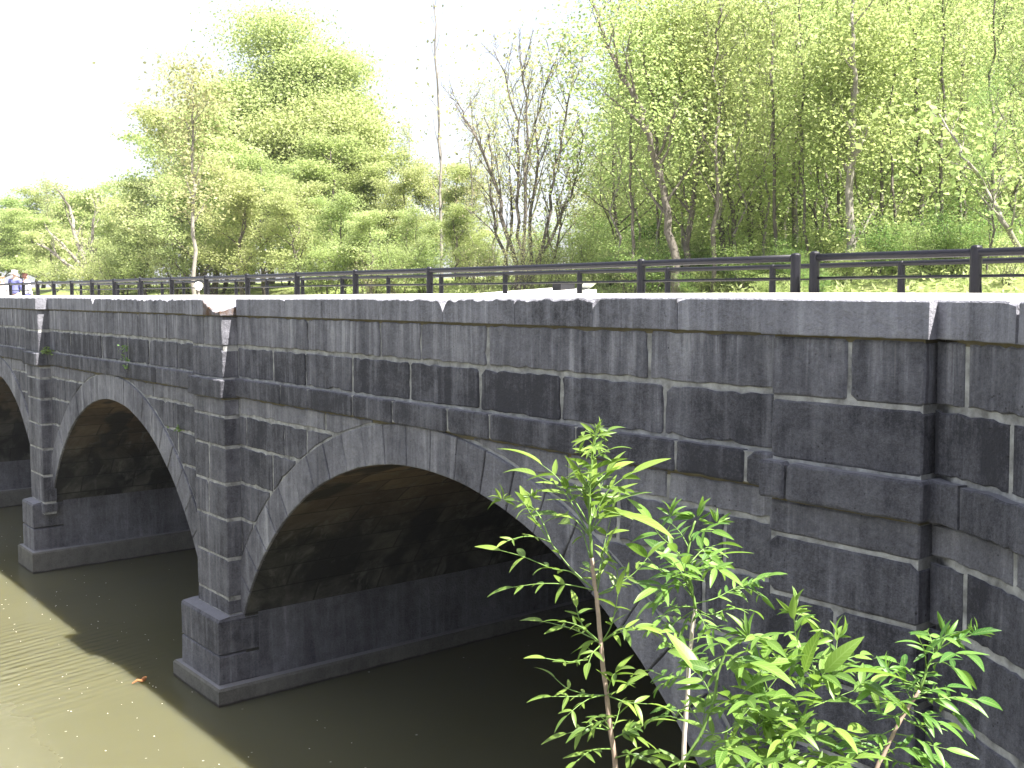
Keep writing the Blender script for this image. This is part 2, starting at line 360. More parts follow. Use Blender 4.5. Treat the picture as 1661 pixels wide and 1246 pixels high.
def rect(x0, x1, z0, z1):
    q = lambda: rnd.choice((.017, .02, .026, .05 if rnd.random() < .4 else .02))
    a, b, c, d = q(), q(), q(), q()
    return [(x0 + a, z0), (x1 - b, z0), (x1, z0 + b * .8), (x1, z1 - c), (x1 - c * 1.3, z1), (x0 + d * 1.3, z1), (x0, z1 - d), (x0, z0 + a * .8)]
def above_arch(x0, x1, z0, z1, arch, Rr):
    """the pieces of a rectangle that lie above an arch curve"""
    n = max(2, int((x1 - x0) / 0.05)); xs = [x0 + (x1 - x0) * i / n for i in range(n + 1)]
    runs, cur = [], []
    for x in xs:
        e = etop(x, arch, Rr)
        if e < z1 - 0.03: cur.append((x, max(z0, e)))
        elif cur: runs.append(cur); cur = []
    if cur: runs.append(cur)
    out = []
    for r_ in runs:
        if len(r_) < 3: continue
        low = [r_[0]]
        for k in range(1, len(r_) - 1):
            if abs(r_[k][1] - z0) > 1e-6 or abs(r_[k + 1][1] - z0) > 1e-6 or abs(r_[k - 1][1] - z0) > 1e-6: low.append(r_[k])
        low.append(r_[-1])
        out.append(low + [(r_[-1][0], z1), (r_[0][0], z1)])
    return out

G = 0.017      # half a joint
def joints(x0, x1, given=None, lo=0.9, hi=1.45):
    if given is not None: return [x0] + sorted(j for j in given if x0 + .12 < j < x1 - .12) + [x1]
    js = [x0]
    while js[-1] < x1 - hi * 1.2: js.append(js[-1] + rnd.uniform(lo, hi))
    return js + [x1]

aq = thing('stone_aqueduct', 'long dark limestone aqueduct with round arches, piers and pale mortar joints over the creek', 'aqueduct', (-9.33, 0, ZW))
COURSE = [  # z top, z bottom, tone, spread, streak
    (ZC, ZA, 0.56, 0.10, 1.0), (ZA, ZB, 0.25, 0.13, 0.8), (ZS, Z3, 0.74, 0.12, 0.8), (Z3, Z4, 0.33, 0.13, 0.7),
    (Z4, Z5, 0.30, 0.10, 0.6), (Z5, Z6, 0.34, 0.10, 0.6), (Z6, Z7, 0.34, 0.1, 0.5), (Z7, Z8, 0.36, 0.1, 0.5), (Z8, ZSP, 0.4, 0.1, 0.5)]
JB = {0: {0: [-11.76, -10.1, -9.3, -8.15, -6.02], 1: [-12.73, -11.83, -10.72, -9.5, -8.28, -7.07, -5.85], 2: [-11.36, -6.98, -5.79],
          3: [-13.55, -12.45, -11.84, -6.35, -5.2], 4: [-12.78, -5.4]},
      1: {0: [-20.13, -19.28, -18.79, -17.59, -16.35], 1: [-21.3, -19.47, -18.14, -17.14, -15.94], 2: [-17.0], 3: [-21.72, -16.15], 4: [-16.0]}}
JS = {0: [-12.44, -11.71, -10.63, -9.79, -8.76, -8.06, -6.83, -5.67, -4.98], 1: [-21.2, -19.94, -18.07, -16.73]}

for bi, ((x0, x1), arch) in enumerate(zip(BAYS, ARCHES)):
    mb = MB()
    for ci, (zt, zb, tone, spr, stk) in enumerate(COURSE):
        js = joints(x0, x1, JB.get(bi, {}).get(ci))
        for a, b in zip(js, js[1:]):
            ga = G * rnd.uniform(.25, 1.7); gb = G * rnd.uniform(.25, 1.7)
            at_ = (tone + rnd.uniform(-spr, spr), stk, 0)
            yf = -0.016 + rnd.uniform(-.005, .004)
            if ci < 2: prism(mb, rect(a + ga, b - gb, zb + G, zt - G), yf, 0.02, at_, 0)
            else:
                for pc in above_arch(a + ga, b - gb, zb + G, zt - G * .7, arch, RO + 0.022):
                    prism(mb, pc, yf, 0.02, at_, 0)
    # mortar backing: a smeared face just behind the stones
    n = 160
    for i in range(n):
        a = x0 + (x1 - x0) * i / n; b = x0 + (x1 - x0) * (i + 1) / n
        za, zb_ = max(ZSP, etop(a, arch, RI + 0.05)), max(ZSP, etop(b, arch, RI + 0.05))
        mb.add([(a, 0, za), (b, 0, zb_), (b, 0, ZC), (a, 0, ZC)], [(0, 1, 2, 3)], 1)
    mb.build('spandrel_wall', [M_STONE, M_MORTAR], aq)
    # arch ring
    mb = MB(); nv = 25 if bi == 0 else 23
    amax = math.acos((ZSP - AZ) / RI)
    for k in range(nv):
        a0 = -amax + 2 * amax * k / nv; a1 = -amax + 2 * amax * (k + 1) / nv
        g = 0.0055 / RI if rnd.random() < .7 else 0.012 / RI
        inner = [(a0 + g) + (a1 - a0 - 2 * g) * j / 5 for j in range(6)]
        P = lambda a, r_: (arch[0] + arch[1] * r_ * math.sin(a), AZ + r_ * math.cos(a))
        rin = RI + 0.0
        poly = [P(a, rin) for a in inner] + [P(a, RO - 0.004) for a in reversed(inner)]
        poly = [(x, max(z, ZSP + 0.01)) for x, z in poly]
        prism(mb, poly, -0.035 + rnd.uniform(-.006, .004), 0.02, (0.66 + rnd.uniform(-.12, .12), 0.85, 0), 0, 0.008, 0.003)
        # dark tight joint behind the ring stones
        mid = [a0 + (a1 - a0) * j / 5 for j in range(6)]
        q = [P(a, RI + .012) for a in mid] + [P(a, RO - .012) for a in reversed(mid)]
        mb.add([(x, -0.012, z) for x, z in q], [tuple(range(len(q)))], 1)
    mb.build('arch_ring', [M_STONE, M_DARKJ], aq)
    # vault (intrados) and its side walls down to the footing
    me = bpy.data.meshes.new('vault'); V = []; F = []; UV = []
    prof = [(arch[0] + arch[1] * RI * math.sin(-amax), -6.6)]
    na = 40
    for i in range(na + 1):
        a = -amax + 2 * amax * i / na; prof.append((arch[0] + arch[1] * RI * math.sin(a), AZ + RI * math.cos(a)))
    prof.append((prof[-1][0], -6.6))
    ys = [0.0, 1, 2, 3, 4, 5, 6, 8, 10, DEEP]; L = 0; Ls = []
    for i, p in enumerate(prof):
        if i: L += math.hypot(p[0] - prof[i - 1][0], p[1] - prof[i - 1][1])
        Ls.append(L)
    for i, p in enumerate(prof):
        for y in ys: V.append((p[0], y, p[1]))
    ny = len(ys)
    for i in range(len(prof) - 1):
        for j in range(ny - 1):
            q = (i * ny + j, (i + 1) * ny + j, (i + 1) * ny + j + 1, i * ny + j + 1); F.append(q)
            UV += [(ys[j], Ls[i]), (ys[j], Ls[i + 1]), (ys[j + 1], Ls[i + 1]), (ys[j + 1], Ls[i])]
    me.from_pydata(V, [], F); uvl = me.uv_layers.new(name='UVMap')
    for k, c in enumerate(UV): uvl.data[k].uv = c
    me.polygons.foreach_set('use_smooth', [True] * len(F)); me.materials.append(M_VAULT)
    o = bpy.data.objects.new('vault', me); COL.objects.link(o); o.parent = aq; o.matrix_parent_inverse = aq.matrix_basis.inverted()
    # string course of this bay
    mb = MB(); js = joints(x0, x1, JS.get(bi))
    for a, b in zip(js, js[1:]):
        g = rnd.uniform(.006, .014)
        prism(mb, rect(a + g, b - g, ZS + .004, ZB - .004), -0.072 + rnd.uniform(-.006, .006), 0.02, (0.20 + rnd.uniform(-.1, .13), 0.65, 0), 0, 0.014, 0.006)
    mb.box(x0, x1, -0.055, 0.01, ZS + .012, ZB - .012, 1)
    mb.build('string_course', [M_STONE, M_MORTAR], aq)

# pilasters
for pi_, (x0, x1) in enumerate(PILS):
    mb = MB()
    zl = [ZC, ZA - .01, ZB - .01, ZS - .02, Z3 - .02, Z4 - .01, Z5 - .01, Z6, Z7, Z8 - .04, ZSP]
    jx = {0: {0: [-4.02], 4: [], 5: [-4.08]}, 1: {0: [-14.42], 4: [-14.34], 5: [-14.36], 6: [-14.4]}}.get(pi_, {})
    tones = [0.48, 0.34, 0, 0.62, 0.42, 0.40, 0.42, 0.44, 0.44, 0.42]
    if pi_ == 0: tones = [0.44, 0.30, 0, 0.42, 0.34, 0.30, 0.34, 0.36, 0.36, 0.36]
    for i in range(len(zl) - 1):
        if i == 2: continue
        js = [x0] + jx.get(i, []) + [x1]
        for a, b in zip(js, js[1:]):
            l = 0 if a == x0 else .012; r_ = 0 if b == x1 else .012
            prism(mb, rect(a + l, b - r_, zl[i + 1] + G * .8, zl[i] - G * .8), -PP + rnd.uniform(-.005, .005), 0.03,
                  (tones[i] + rnd.uniform(-.07, .07), 0.8, 0), 0, 0.014, 0.004)
    mb.box(x0 + .013, x1 - .013, -PP + .014, 0.02, ZSP, ZC, 1)
    js = {0: [x0 - .05, -4.46, x1 + .045], 1: [x0 - .05, x1 + .05]}.get(pi_, [x0 - .05, x1 + .05])
    for a, b in zip(js, js[1:]):
        l = 0 if a == js[0] else .008; r_ = 0 if b == js[-1] else .008
        prism(mb, rect(a + l, b - r_, zl[3] + .004, zl[2] - .004), -PP - .065, 0.03, (0.27 + rnd.uniform(-.05, .08), 0.6, 0), 0, 0.014, 0.005)
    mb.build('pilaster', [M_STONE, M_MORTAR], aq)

# piers under the springing, with their concrete footings
PIERS = [(-15.08, -13.74, ZSP, -5.40), (-23.66, -22.86, -4.22, -5.22), (-31.4, -30.6, -4.2, -5.2), (-4.96, -3.36, ZSP, -5.40)]
for (x0, x1, zt, zf) in PIERS:
    mb = MB()
    def ring(x0, x1, y0, z): return [(x0, y0, z), (x1, y0, z), (x1, DEEP, z), (x0, DEEP, z)]
    def loft(mb, rings, attr, mi=0):
        V = [p for r_ in rings for p in r_]; F = []
        for i in range(len(rings) - 1):
            for k in range(4): F.append((i * 4 + k, i * 4 + (k + 1) % 4, i * 4 + 4 + (k + 1) % 4, i * 4 + 4 + k))
        F.append(tuple(len(V) - 4 + k for k in range(4))); mb.add(V, F, mi, attr)
    # sloping cap course and two stone courses below it
    prism(mb, rect(x0, x1, zt - .52, zt - .05), -0.40, 0.25, (0.36, 0.7, 0), 0, .012, .006)
    prism(mb, rect(x0, x1, zf - .02, zt - .535), -0.402, 0.25, (0.42, 0.8, 0), 0, .012, .006)
    loft(mb, [ring(x0 + .003, x1 - .003, -0.397, zt - .05), ring(x0 + .02, x1 - .02, -0.375, zt - .02), ring(x0 + .03, x1 - .02, -0.22, zt + 0.004)], (0.45, 0.2, 0))
    loft(mb, [ring(x0 - .004, x1 + .004, 0.2, zf - .4), ring(x0 - .004, x1 + .004, 0.2, zt + .002)], (0.44, 0.45, 0))
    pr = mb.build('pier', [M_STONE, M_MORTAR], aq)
    mb = MB()
    loft(mb, [ring(x0 - .17, x1 + .13, -0.475, -6.6), ring(x0 - .17, x1 + .13, -0.475, zf - .03), ring(x0 - .14, x1 + .10, -0.45, zf), ring(x0 - .02, x1 + .02, -0.38, zf + .012)], (0.5, 0.25, 0))
    mb.build('footing', M_FOOT, pr)

# body of the aqueduct behind the face (hidden core) and the bleached top of the wall
mb = MB()
def topz(x): return -0.026 + 0.018 * math.exp(-((x + 6.2) / 2.2) ** 2) - 0.012 * math.exp(-((x + 16) / 4) ** 2)
def ridge(x): return 0.018 + 0.014 * math.exp(-((x + 9.0) / 4.0) ** 2) + 0.004 * math.sin(x * .9)
n = 120; xs = [-38 + 44 * i / n for i in range(n + 1)]
sec = lambda x: [(x, 0.42, topz(x) - .006), (x, 0.62, topz(x) + .012), (x, 1.1, (topz(x) + ridge(x)) / 2 + .012), (x, 1.42, ridge(x)), (x, 1.5, ridge(x) - .02), (x, 1.5, -0.9)]
V = [p for x in xs for p in sec(x)]; F = []
for i in range(n):
    for k in range(5):
        a = i * 6 + k; F.append((a, a + 6, a + 7, a + 1))
mb.add(V, F)
mb.build('wall_top', M_DECK, aq, smooth=False)

# wing wall bends towards the near bank
def wing(p):
    s = p[0] + 3.48
    if s <= 0: return p
    s_ = min(s, 1.5); y = -0.29 * s_ - 0.21 * s_ * s_; sl = 0.29 + 0.42 * s_
    if s > 1.5: y -= sl * (s - 1.5)
    c = 1 / math.sqrt(1 + sl * sl)
    X = -3.48 + s * 0.93 + (p[1]) * sl * c
    return (X, -0.105 + y + p[1] * c, p[2])
def strip(mb, x0, x1, z0, z1, yf, yb, attr, ch=.010, jit=.017):
    n = max(3, int((x1 - x0) / .05)); V = []; F = []
    for i in range(n + 1):
        x = x0 + (x1 - x0) * i / n; e = ch if i in (0, n) else 0; xe = x + (ch if i == 0 else -ch if i == n else 0)
        a, b = rnd.uniform(0, jit), rnd.uniform(0, jit)
        V += [(x, yb, z0 + a), (x, yf + ch, z0 + a), (xe, yf + e, z0 + a + ch), (xe, yf + e, z1 - b - ch), (x, yf + ch, z1 - b), (x, yb, z1 - b)]
    for i in range(n):
        for k in range(5): q = i * 6 + k; F.append((q, q + 6, q + 7, q + 1))
    F.append((5, 4, 3, 2, 1, 0)); F.append(tuple(n * 6 + k for k in range(6)))
    mb.add(V, F, 0, attr)
mb = MB()
WJ = {0: [-3.2, -1.9, -0.9], 1: [-2.79, -1.5], 2: [-2.72, -1.4], 3: [-3.15, -2.1], 4: [-2.5, -1.3]}
for ci, (zt, zb, tone, spr, stk) in enumerate(COURSE):
    js = joints(-3.48, 0.3, WJ.get(ci))
    for a, b in zip(js, js[1:]):
        sub = [a] + [a + (b - a) * k / 2 for k in (1,)] + [b]
        strip(mb, a + G, b - G, zb + G, zt - G, -0.016, 0.02, (tone * .8 + rnd.uniform(-spr, spr) * .7, stk * .8, 0))
for k in range(20):
    a = -3.48 + 3.78 * k / 20; b = a + 3.78 / 20
    mb.add([(a, 0, -6.6), (b, 0, -6.6), (b, 0, ZC), (a, 0, ZC)], [(0, 1, 2, 3)], 1)
js = [-3.48, -3.16, -2.2, -1.2, 0.3]
for a, b in zip(js, js[1:]):
    strip(mb, a + .007, b - .007, ZS - .02, ZB, -0.075, 0.02, (0.18 + rnd.uniform(-.05, .08), 0.5, 0))
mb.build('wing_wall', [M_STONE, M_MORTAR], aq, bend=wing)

# coping stones, one mesh each
def coping(x0, x1, yf, chip=0.0, tone=0.5, notchL=0.0, notchR=0.0, brk=None, bend=None, dz=0.0, back=0.5):
    n = max(4, int((x1 - x0) / 0.035)); V = []; F = []; att = []
    ph = rnd.uniform(0, 50)
    mb = MB(); rows = []
    for i in range(n + 1):
        x = x0 + (x1 - x0) * i / n
        u = (x - x0)
        c = chip * max(0, (0.35 + 0.5 * math.sin(u * 9 + ph) * math.sin(u * 23 + ph * 2) + rnd.uniform(-.2, .35))) + rnd.uniform(0, .003)
        c += notchL * math.exp(-(u / .05) ** 1.5) + notchR * math.exp(-((x1 - x) / .05) ** 1.5)
        if brk: c += brk(x) + (rnd.uniform(-.012, .012) if brk(x) > .01 else 0)
        zt = topz(x) + dz; z0 = ZC + rnd.uniform(-.002, .002); c = min(c, zt - z0 - .01)
        cy = c * (.25 if brk and brk(x) > .01 else 1.1)
        rows.append([(x, back, z0), (x, yf + .004, z0), (x, yf, z0 + .006), (x, yf, zt - c - .012), (x, yf + .008 + cy * .35, zt - c - .001),
                     (x, yf + .03 + cy, zt - c * (.97 if brk and brk(x) > .01 else .4)), (x, yf + .08 + cy * 1.3, zt + (-c * .8 if brk and brk(x) > .01 else 0)), (x, back, zt)])
    m = len(rows[0]); V = [p for r_ in rows for p in r_]
    for i in range(n):
        xm = x0 + (x1 - x0) * (i + .5) / n; br = 1.0 if brk and brk(xm) > .02 else 0.0
        for k in range(m - 1):
            a = i * m + k; mb.add([], [], 0)
            mb.f.append((a, a + m, a + m + 1, a + 1)[::-1] if False else (a, a + m, a + m + 1, a + 1)); mb.m.append(0); mb.a.append((tone, 0.8, br * (1 if 1 <= k <= 3 else 0)))
    mb.f.append(tuple(range(m))[::-1]); mb.m.append(0); mb.a.append((tone, .6, 0))
    mb.f.append(tuple(n * m + k for k in range(m))); mb.m.append(0); mb.a.append((tone, .6, 1.0 if brk else 0))
    mb.v = V
    return mb.build('coping_stone', M_COPE, aq, bend=bend)

g = .004
def run(js, yf, **kw):
    for k, (a, b) in enumerate(zip(js, js[1:])):
        d = {kk: (vv[k] if isinstance(vv, (list, tuple)) else vv) for kk, vv in kw.items()}
        coping(a + g, b - g, yf, tone=d.pop('tone', 0.5) + rnd.uniform(-.08, .08), **d)
run([-13.74, -12.3, -11.35, -10.07, -8.85, -7.70, -6.64, -5.68, -4.70], -0.045, chip=[0, 0, 0, .016, .022, .034, .004, 0], notchL=[0, 0, 0, 0, .1, .02, .075, .02],
    notchR=[.02, 0, .01, .11, 0, .02, 0, 0], tone=[.56, .5, .54, .48, .40, .38, .44, .70])
run([-22.6, -19.78, -18.76, -17.5, -16.2, -14.95], -0.045, chip=[.004, .012, .02, .03, .02], notchL=[0, .09, 0, .03, .02], notchR=[.1, .01, .02, .02, 0], tone=.48)
run([-30.6, -28.3, -26.6, -25.1, -23.7], -0.045, chip=[.01, .01, .01, .02], tone=.42)
coping(-4.70 + g, -3.44, -0.27, tone=0.72)
run([-14.95, -14.55, -13.76], -0.27, chip=[.006, .01], tone=.5, brk=[None, lambda x: min(.17, max(0.0, (x + 14.38) * .42))])
coping(-23.7, -22.62, -0.27, tone=.46, chip=.012); coping(-31.7, -30.6, -0.27, tone=.46)
run([-37, -34.5, -31.72], -0.045)
for a, b in ((-3.48, -2.72), (-2.70, -1.5), (-1.49, 0.3)): coping(a + g, b - g, -0.055, tone=.72, bend=wing, back=1.2, notchR=.02)

mb = MB(); wl = [wing((-3.46 + 3.74 * k / 16, 0.06, 0)) for k in range(17)]      # fill behind the wing wall
for a, b in zip(wl, wl[1:]):
    mb.add([(a[0], a[1], -0.27), (b[0], b[1], -0.27), (b[0], 1.46, -0.27), (a[0], 1.46, -0.27)], [(0, 1, 2, 3)])
e = wl[-1]; mb.add([(e[0], e[1], -6.6), (e[0], 1.46, -6.6), (e[0], 1.46, -0.27), (e[0], e[1], -0.27)], [(0, 1, 2, 3)])
mb.build('wing_wall_core', M_STONE, aq)
mb = MB(); mb.box(-37, -31.5, -0.02, 1.5, -6.6, ZC - .01)      # plain left abutment face
mb.build('abutment_wall', M_STONE, aq)

# ------------------------------------------------------------------ path, water, ground
def sheet(name, xs, ys, zf, m, kind='structure', smooth=True):
    V = [(x, y, zf(x, y)) for y in ys for x in xs]; nx = len(xs); F = []
    for j in range(len(ys) - 1):
        for i in range(nx - 1):
            a = j * nx + i; F.append((a, a + 1, a + nx + 1, a + nx))
    me = bpy.data.meshes.new(name); me.from_pydata(V, [], F); me.materials.append(m)
    if smooth: me.polygons.foreach_set('use_smooth', [True] * len(F))
    o = bpy.data.objects.new(name, me); COL.objects.link(o); o['kind'] = kind; return o
def lin(a, b, n): return [a + (b - a) * i / n for i in range(n + 1)]
M_PATH = simple('pale_gravel_path', (0.58, 0.56, 0.51), 0.95, 0.15, 12, 0.4, 0.01)
sheet('path', lin(-110, 14, 60), [1.46, 2.5, 4, 5.5, 6.3], lambda x, y: -0.80 + 0.004 * math.sin(x), M_PATH)
def gz(x, y):
    t = max(0, min(1, (y - 6.2) / 6.5)); t = t * t * (3 - 2 * t)
    z = -0.62 + 1.08 * t + 0.05 * math.sin(x * .31) * math.sin(y * .23 + 1)
    z += 0.030 * max(0, y - 14) + 0.30 * max(0, min(1, (x / (y + 6.3) + 1.03) / .07)) * max(0, y - 24) * min(1, max(0, y - 20) / 12) * (1 if y < 90 else 90 / y) + 0.03 * math.sin(x * 1.7 + y) * t
    return z
sheet('ground', lin(-260, 90, 175), [6.2, 6.8, 7.4, 8, 9, 10, 11, 12, 13, 14] + lin(15, 60, 30) + lin(66, 260, 25), gz, M_GROUND)
sheet('water', lin(-130, 4, 10), lin(-90, DEEP + .5, 10), lambda x, y: ZW, M_WATER, smooth=False)
def bz(x, y):
    r_ = math.hypot(x - 0, y + 6.3)
    z = -1.72 - 0.80 * max(0, r_ - 0.85)
    z = max(z, -6.9)
    hi = -1.75 + 0.04 * math.sin(x * 2 + y)
    k = max(0, min(1, (x - 0.8) / 2.5)); z = z * (1 - k) + hi * k
    return z
sheet('near_bank', lin(-9, 30, 78), lin(-45, 1.2, 92), bz, M_BANK)
sheet('embankment', lin(-3.0, 30, 40), lin(0.0, 6.25, 8), lambda x, y: -0.2 if y < 1.3 else -0.82, M_GROUND)
sheet('far_bank', lin(-120, -33.5, 60), lin(-90, 1.5, 60), lambda x, y: -0.85 - max(0, (x + 39)) * 1.05 if x > -39 else -0.85 + 0.05 * math.sin(x + y), M_BANK)
sheet('vault_end_blocker', lin(-60, 10, 10), [DEEP - .2, DEEP + .4, DEEP + 1.2], lambda x, y: {0: -7, 1: -2.5, 2: -0.1}[0 if y < DEEP else (1 if y < DEEP + 1 else 2)], M_BANK)  # unseen slope, added to close the vaults' far ends against sky light

# ------------------------------------------------------------------ fences
def fence(name, label, xs, Y, ztop, x_end, x_start, rails, steel=M_METAL, flush=False):
    t = thing(name, label, 'fence', (xs[0], Y, -0.80))
    proto = None
    for x in xs:
        if proto is None:
            mb = MB(); r_ = 0.045
            pts = [(x, Y, -0.80), (x, Y, ztop - .02), (x, Y, ztop - .006), (x, Y, ztop)]
            mb.tube(pts, [r_, r_, r_ * .8, r_ * .35], 14)
            # gusset plate that widens downwards on the +X side
            mb.add([(x + .04, Y - .006, ztop - .2), (x + .105, Y - .006, -0.55), (x + .04, Y - .006, -0.8), (x + .04, Y + .006, ztop - .2), (x + .105, Y + .006, -0.55), (x + .04, Y + .006, -0.8)],
                   [(0, 2, 1), (3, 4, 5), (0, 1, 4, 3), (1, 2, 5, 4)])
            mb.box(x - .08, x + .08, Y - .08, Y + .08, -0.802, -0.785)
            proto = mb.build('post', steel, t); px = x
        else:
            o = proto.copy(); COL.objects.link(o); o.parent = t; o.matrix_parent_inverse = proto.matrix_parent_inverse; o.location.x = proto.location.x + (x - px)
    for i, (z, r_) in enumerate(rails):
        mb = MB(); P = lambda x: (x, Y, z + 0.004 * math.sin(x * .8))
        k = max(2, int(abs(x_end - x_start) / 1.0)); 
        mb.tube([P(x_start + (x_end - x_start) * j / k) for j in range(k + 1)], r_, 12 if i == 0 else 8)
        o = mb.build('top_rail' if i == 0 else 'lower_rail', steel, t, smooth=True)
    return t
near = [-5.86, -7.77, -9.70, -11.61, -13.5, -15.29, -17.09, -18.83, -20.48, -22.16, -23.79, -25.31, -26.83, -28.29, -29.72, -31.1, -32.45, -34.0, -35.6, -37.2, -38.8]
near.remove(-9.70)
RL = [(0.335, 0.033), (0.155, 0.012), (-0.12, 0.012), (-0.42, 0.012)]
fence('steel_fence', 'long black steel fence on the near side of the path, running far to the left', near, 1.7, 0.385, -38.8, -5.86, RL)
fence('steel_fence', 'short black steel fence at the right edge, past the gap between two posts', [-5.66, -4.19, -2.3, -0.4, 1.5], 1.7, 0.395, 1.5, -5.66, RL)
far_x = [-5.2, -7.14, -9.05, -10.96, -12.9, -14.85, -16.81, -18.69, -20.57, -22.39, -24.22, -25.99, -27.75, -29.47, -31.09, -33, -34.9, -36.8, -38.7, -3.3, -1.4, .5, 2.4]
fence('steel_fence', 'black steel fence on the far side of the path, behind the nearer one', far_x, 5.55, 0.43, -38.7, 2.4, [(0.395, 0.033), (0.222, 0.012), (0.02, 0.012), (-0.3, 0.012)])

# pale slab with a dark box and a bent sheet behind the far fence
mb = MB(); V = []; F = []
q = [(-17.6, 5.95, -.75), (-13.2, 5.95, -.75), (-16.0, 8.6, -.3), (-20.0, 8.6, -.3)]
top = [(-17.2, 6.1, .02), (-13.4, 6.1, .07), (-16.3, 8.4, .20), (-19.5, 8.4, .05)]
mb.add(q + top, [(0, 1, 5, 4), (1, 2, 6, 5), (2, 3, 7, 6), (3, 0, 4, 7), (4, 5, 6, 7)])
s_ = mb.build('concrete_slab', M_DECK); tag(s_, 'low pale concrete slab behind the far rail fence, dark box on top', 'slab')
mb = MB(); c = Vector((-15.0, 7.0, 0))
for (dx, zz, w0, h0) in ((0, .13, .12, .13),):
    mb.box(c.x - w0, c.x + w0, 6.9, 7.25, zz - .02, zz + h0, 0)
mb.box(c.x - .14, c.x + .14, 6.88, 7.27, .258, .275)
b_ = mb.build('utility_box', simple('dark_box', (0.012, 0.012, 0.016), .8)); tag(b_, 'small dark utility box standing on the pale slab behind the fence', 'box')
mb = MB(); n = 8
for i in range(n):
    a, b = i / n, (i + 1) / n
    xa, xb = c.x + .32 + .36 * a, c.x + .32 + .36 * b; za, zb = .12 + .14 * a * a, .12 + .14 * b * b
    mb.add([(xa, 7.0, za), (xb, 7.0, zb), (xb, 7.3, zb), (xa, 7.3, za), (xa, 7.0, za + .012), (xb, 7.0, zb + .012), (xb, 7.3, zb + .012), (xa, 7.3, za + .012)],
           [(0, 3, 2, 1), (4, 5, 6, 7), (0, 1, 5, 4), (2, 3, 7, 6)])
mb.box(c.x + .32, c.x + .66, 7.0, 7.3, .06, .12)
b_ = mb.build('sheet_metal_chute', simple('white_sheet', (.7, .7, .7), .5)); tag(b_, 'white curved sheet sticking up beside the dark box', 'chute')
# white round marker on a short post
p = at(322, 466, 21.0)
t = thing('marker_post', 'small round white marker on a short post behind the fence at left', 'marker', (p.x, p.y, gz(p.x, p.y)))
mb = MB(); mb.tube([(p.x, p.y, gz(p.x, max(6.3, p.y)) - .1), (p.x, p.y, .17)], .025, 8); mb.build('post', M_BARKP, t)
mb = MB(); d = Vector((p.x, p.y + 6.3, 0)).normalized()
mb.tube([Vector((p.x, p.y, .20)) - d * .045, Vector((p.x, p.y, .20)) - d * .02], .085, 16); mb.build('disc', simple('white_disc', (.75, .75, .75), .5), t)

# ------------------------------------------------------------------ trees
rs = np.random.RandomState(5)
def leaf_mesh(name, centers, per, sigma, size, seed, flat=0.5, aspect=0.62):
    r_ = np.random.RandomState(seed)
    C = np.repeat(np.asarray(centers, float), per, axis=0); n = len(C)
    off = r_.normal(0, 1, (n, 3)) * sigma * np.array([1.25, 1.25, .33]); P = C + off
    nrm = r_.normal(0, 1, (n, 3)); nrm[:, 2] = np.abs(nrm[:, 2]) + flat; nrm /= np.linalg.norm(nrm, axis=1)[:, None]
    t = np.cross(nrm, r_.normal(0, 1, (n, 3))); t /= np.linalg.norm(t, axis=1)[:, None] + 1e-9
    b = np.cross(nrm, t); s = size * r_.uniform(.6, 1.35, (n, 1))
    V = np.empty((n, 4, 3)); V[:, 0] = P - t * s * .5; V[:, 1] = P + b * s * aspect * .5 - nrm * s * .08; V[:, 2] = P + t * s * .5; V[:, 3] = P - b * s * aspect * .5 - nrm * s * .08
    me = bpy.data.meshes.new(name)
    me.vertices.add(n * 4); me.vertices.foreach_set('co', V.ravel())
    me.loops.add(n * 4); me.loops.foreach_set('vertex_index', np.arange(n * 4, dtype=np.int32))
    me.polygons.add(n); me.polygons.foreach_set('loop_start', np.arange(0, n * 4, 4, dtype=np.int32)); 
    me.update(calc_edges=True)
    cl = np.repeat(r_.uniform(0, 1, len(centers)), per)          # tone by clump, then by leaf
    tone = np.clip(cl * .75 + r_.uniform(0, .35, n), 0, 1)
    a = me.attributes.new('tone', 'FLOAT_VECTOR', 'FACE'); a.data.foreach_set('vector', np.stack([tone, tone, tone], 1).ravel())
    return me

def grow(mb, pts, rad, rng, level, maxlevel, tips, nb=6, spread=0.9, lmul=0.5, start=0.3, up=0.35, wob=0.12):
    """tapered limb along pts, then side limbs; collects twig ends"""
    n = len(pts); rr = [max(.006, rad * (1 - .8 * i / (n - 1))) for i in range(n)]
    mb.tube(pts, rr, 7 if level == 0 else (5 if level == 1 else 3), cap=False)
    L = sum((pts[i + 1] - pts[i]).length for i in range(n - 1))
    if level >= maxlevel:
        for k in range(1, 4): tips.append(pts[0].lerp(pts[-1], k / 3))
        return
    for k in range(nb):
        t = start + (1 - start) * (k + rng.random()) / nb; s = t * (n - 1); i = min(n - 2, int(s)); p = pts[i].lerp(pts[i + 1], s - i)
        d0 = (pts[i + 1] - pts[i]).normalized(); az = rng.uniform(0, 2 * math.pi)
        side = Vector((math.cos(az), math.sin(az), 0)); side = (side - d0 * side.dot(d0) * .6).normalized()
        d = (d0 * (1 - spread * .6) + side * spread + Vector((0, 0, up))).normalized()
        l = L * lmul * (1.15 - t * .6) * rng.uniform(.7, 1.2)
        q = [p]; m = 4 if level < 1 else 3
        for j in range(m):
            d = (d + Vector((rng.gauss(0, wob), rng.gauss(0, wob), rng.gauss(.06, wob)))).normalized(); q.append(q[-1] + d * l / m)
        grow(mb, q, max(.006, rad * (1 - .75 * t) * .5), rng, level + 1, maxlevel, tips, max(3, nb - 2), spread, lmul, .25, up * .7, wob * 1.3)
    tips.append(pts[-1])

def wiggly(p0, p1, n, rng, amp):
    L = (p1 - p0).length; out = []
    for i in range(n + 1):
        t = i / n; e = math.sin(math.pi * t) + .15
        out.append(p0.lerp(p1, t) + Vector((rng.gauss(0, amp), rng.gauss(0, amp), 0)) * L * .02 * e)
    return out

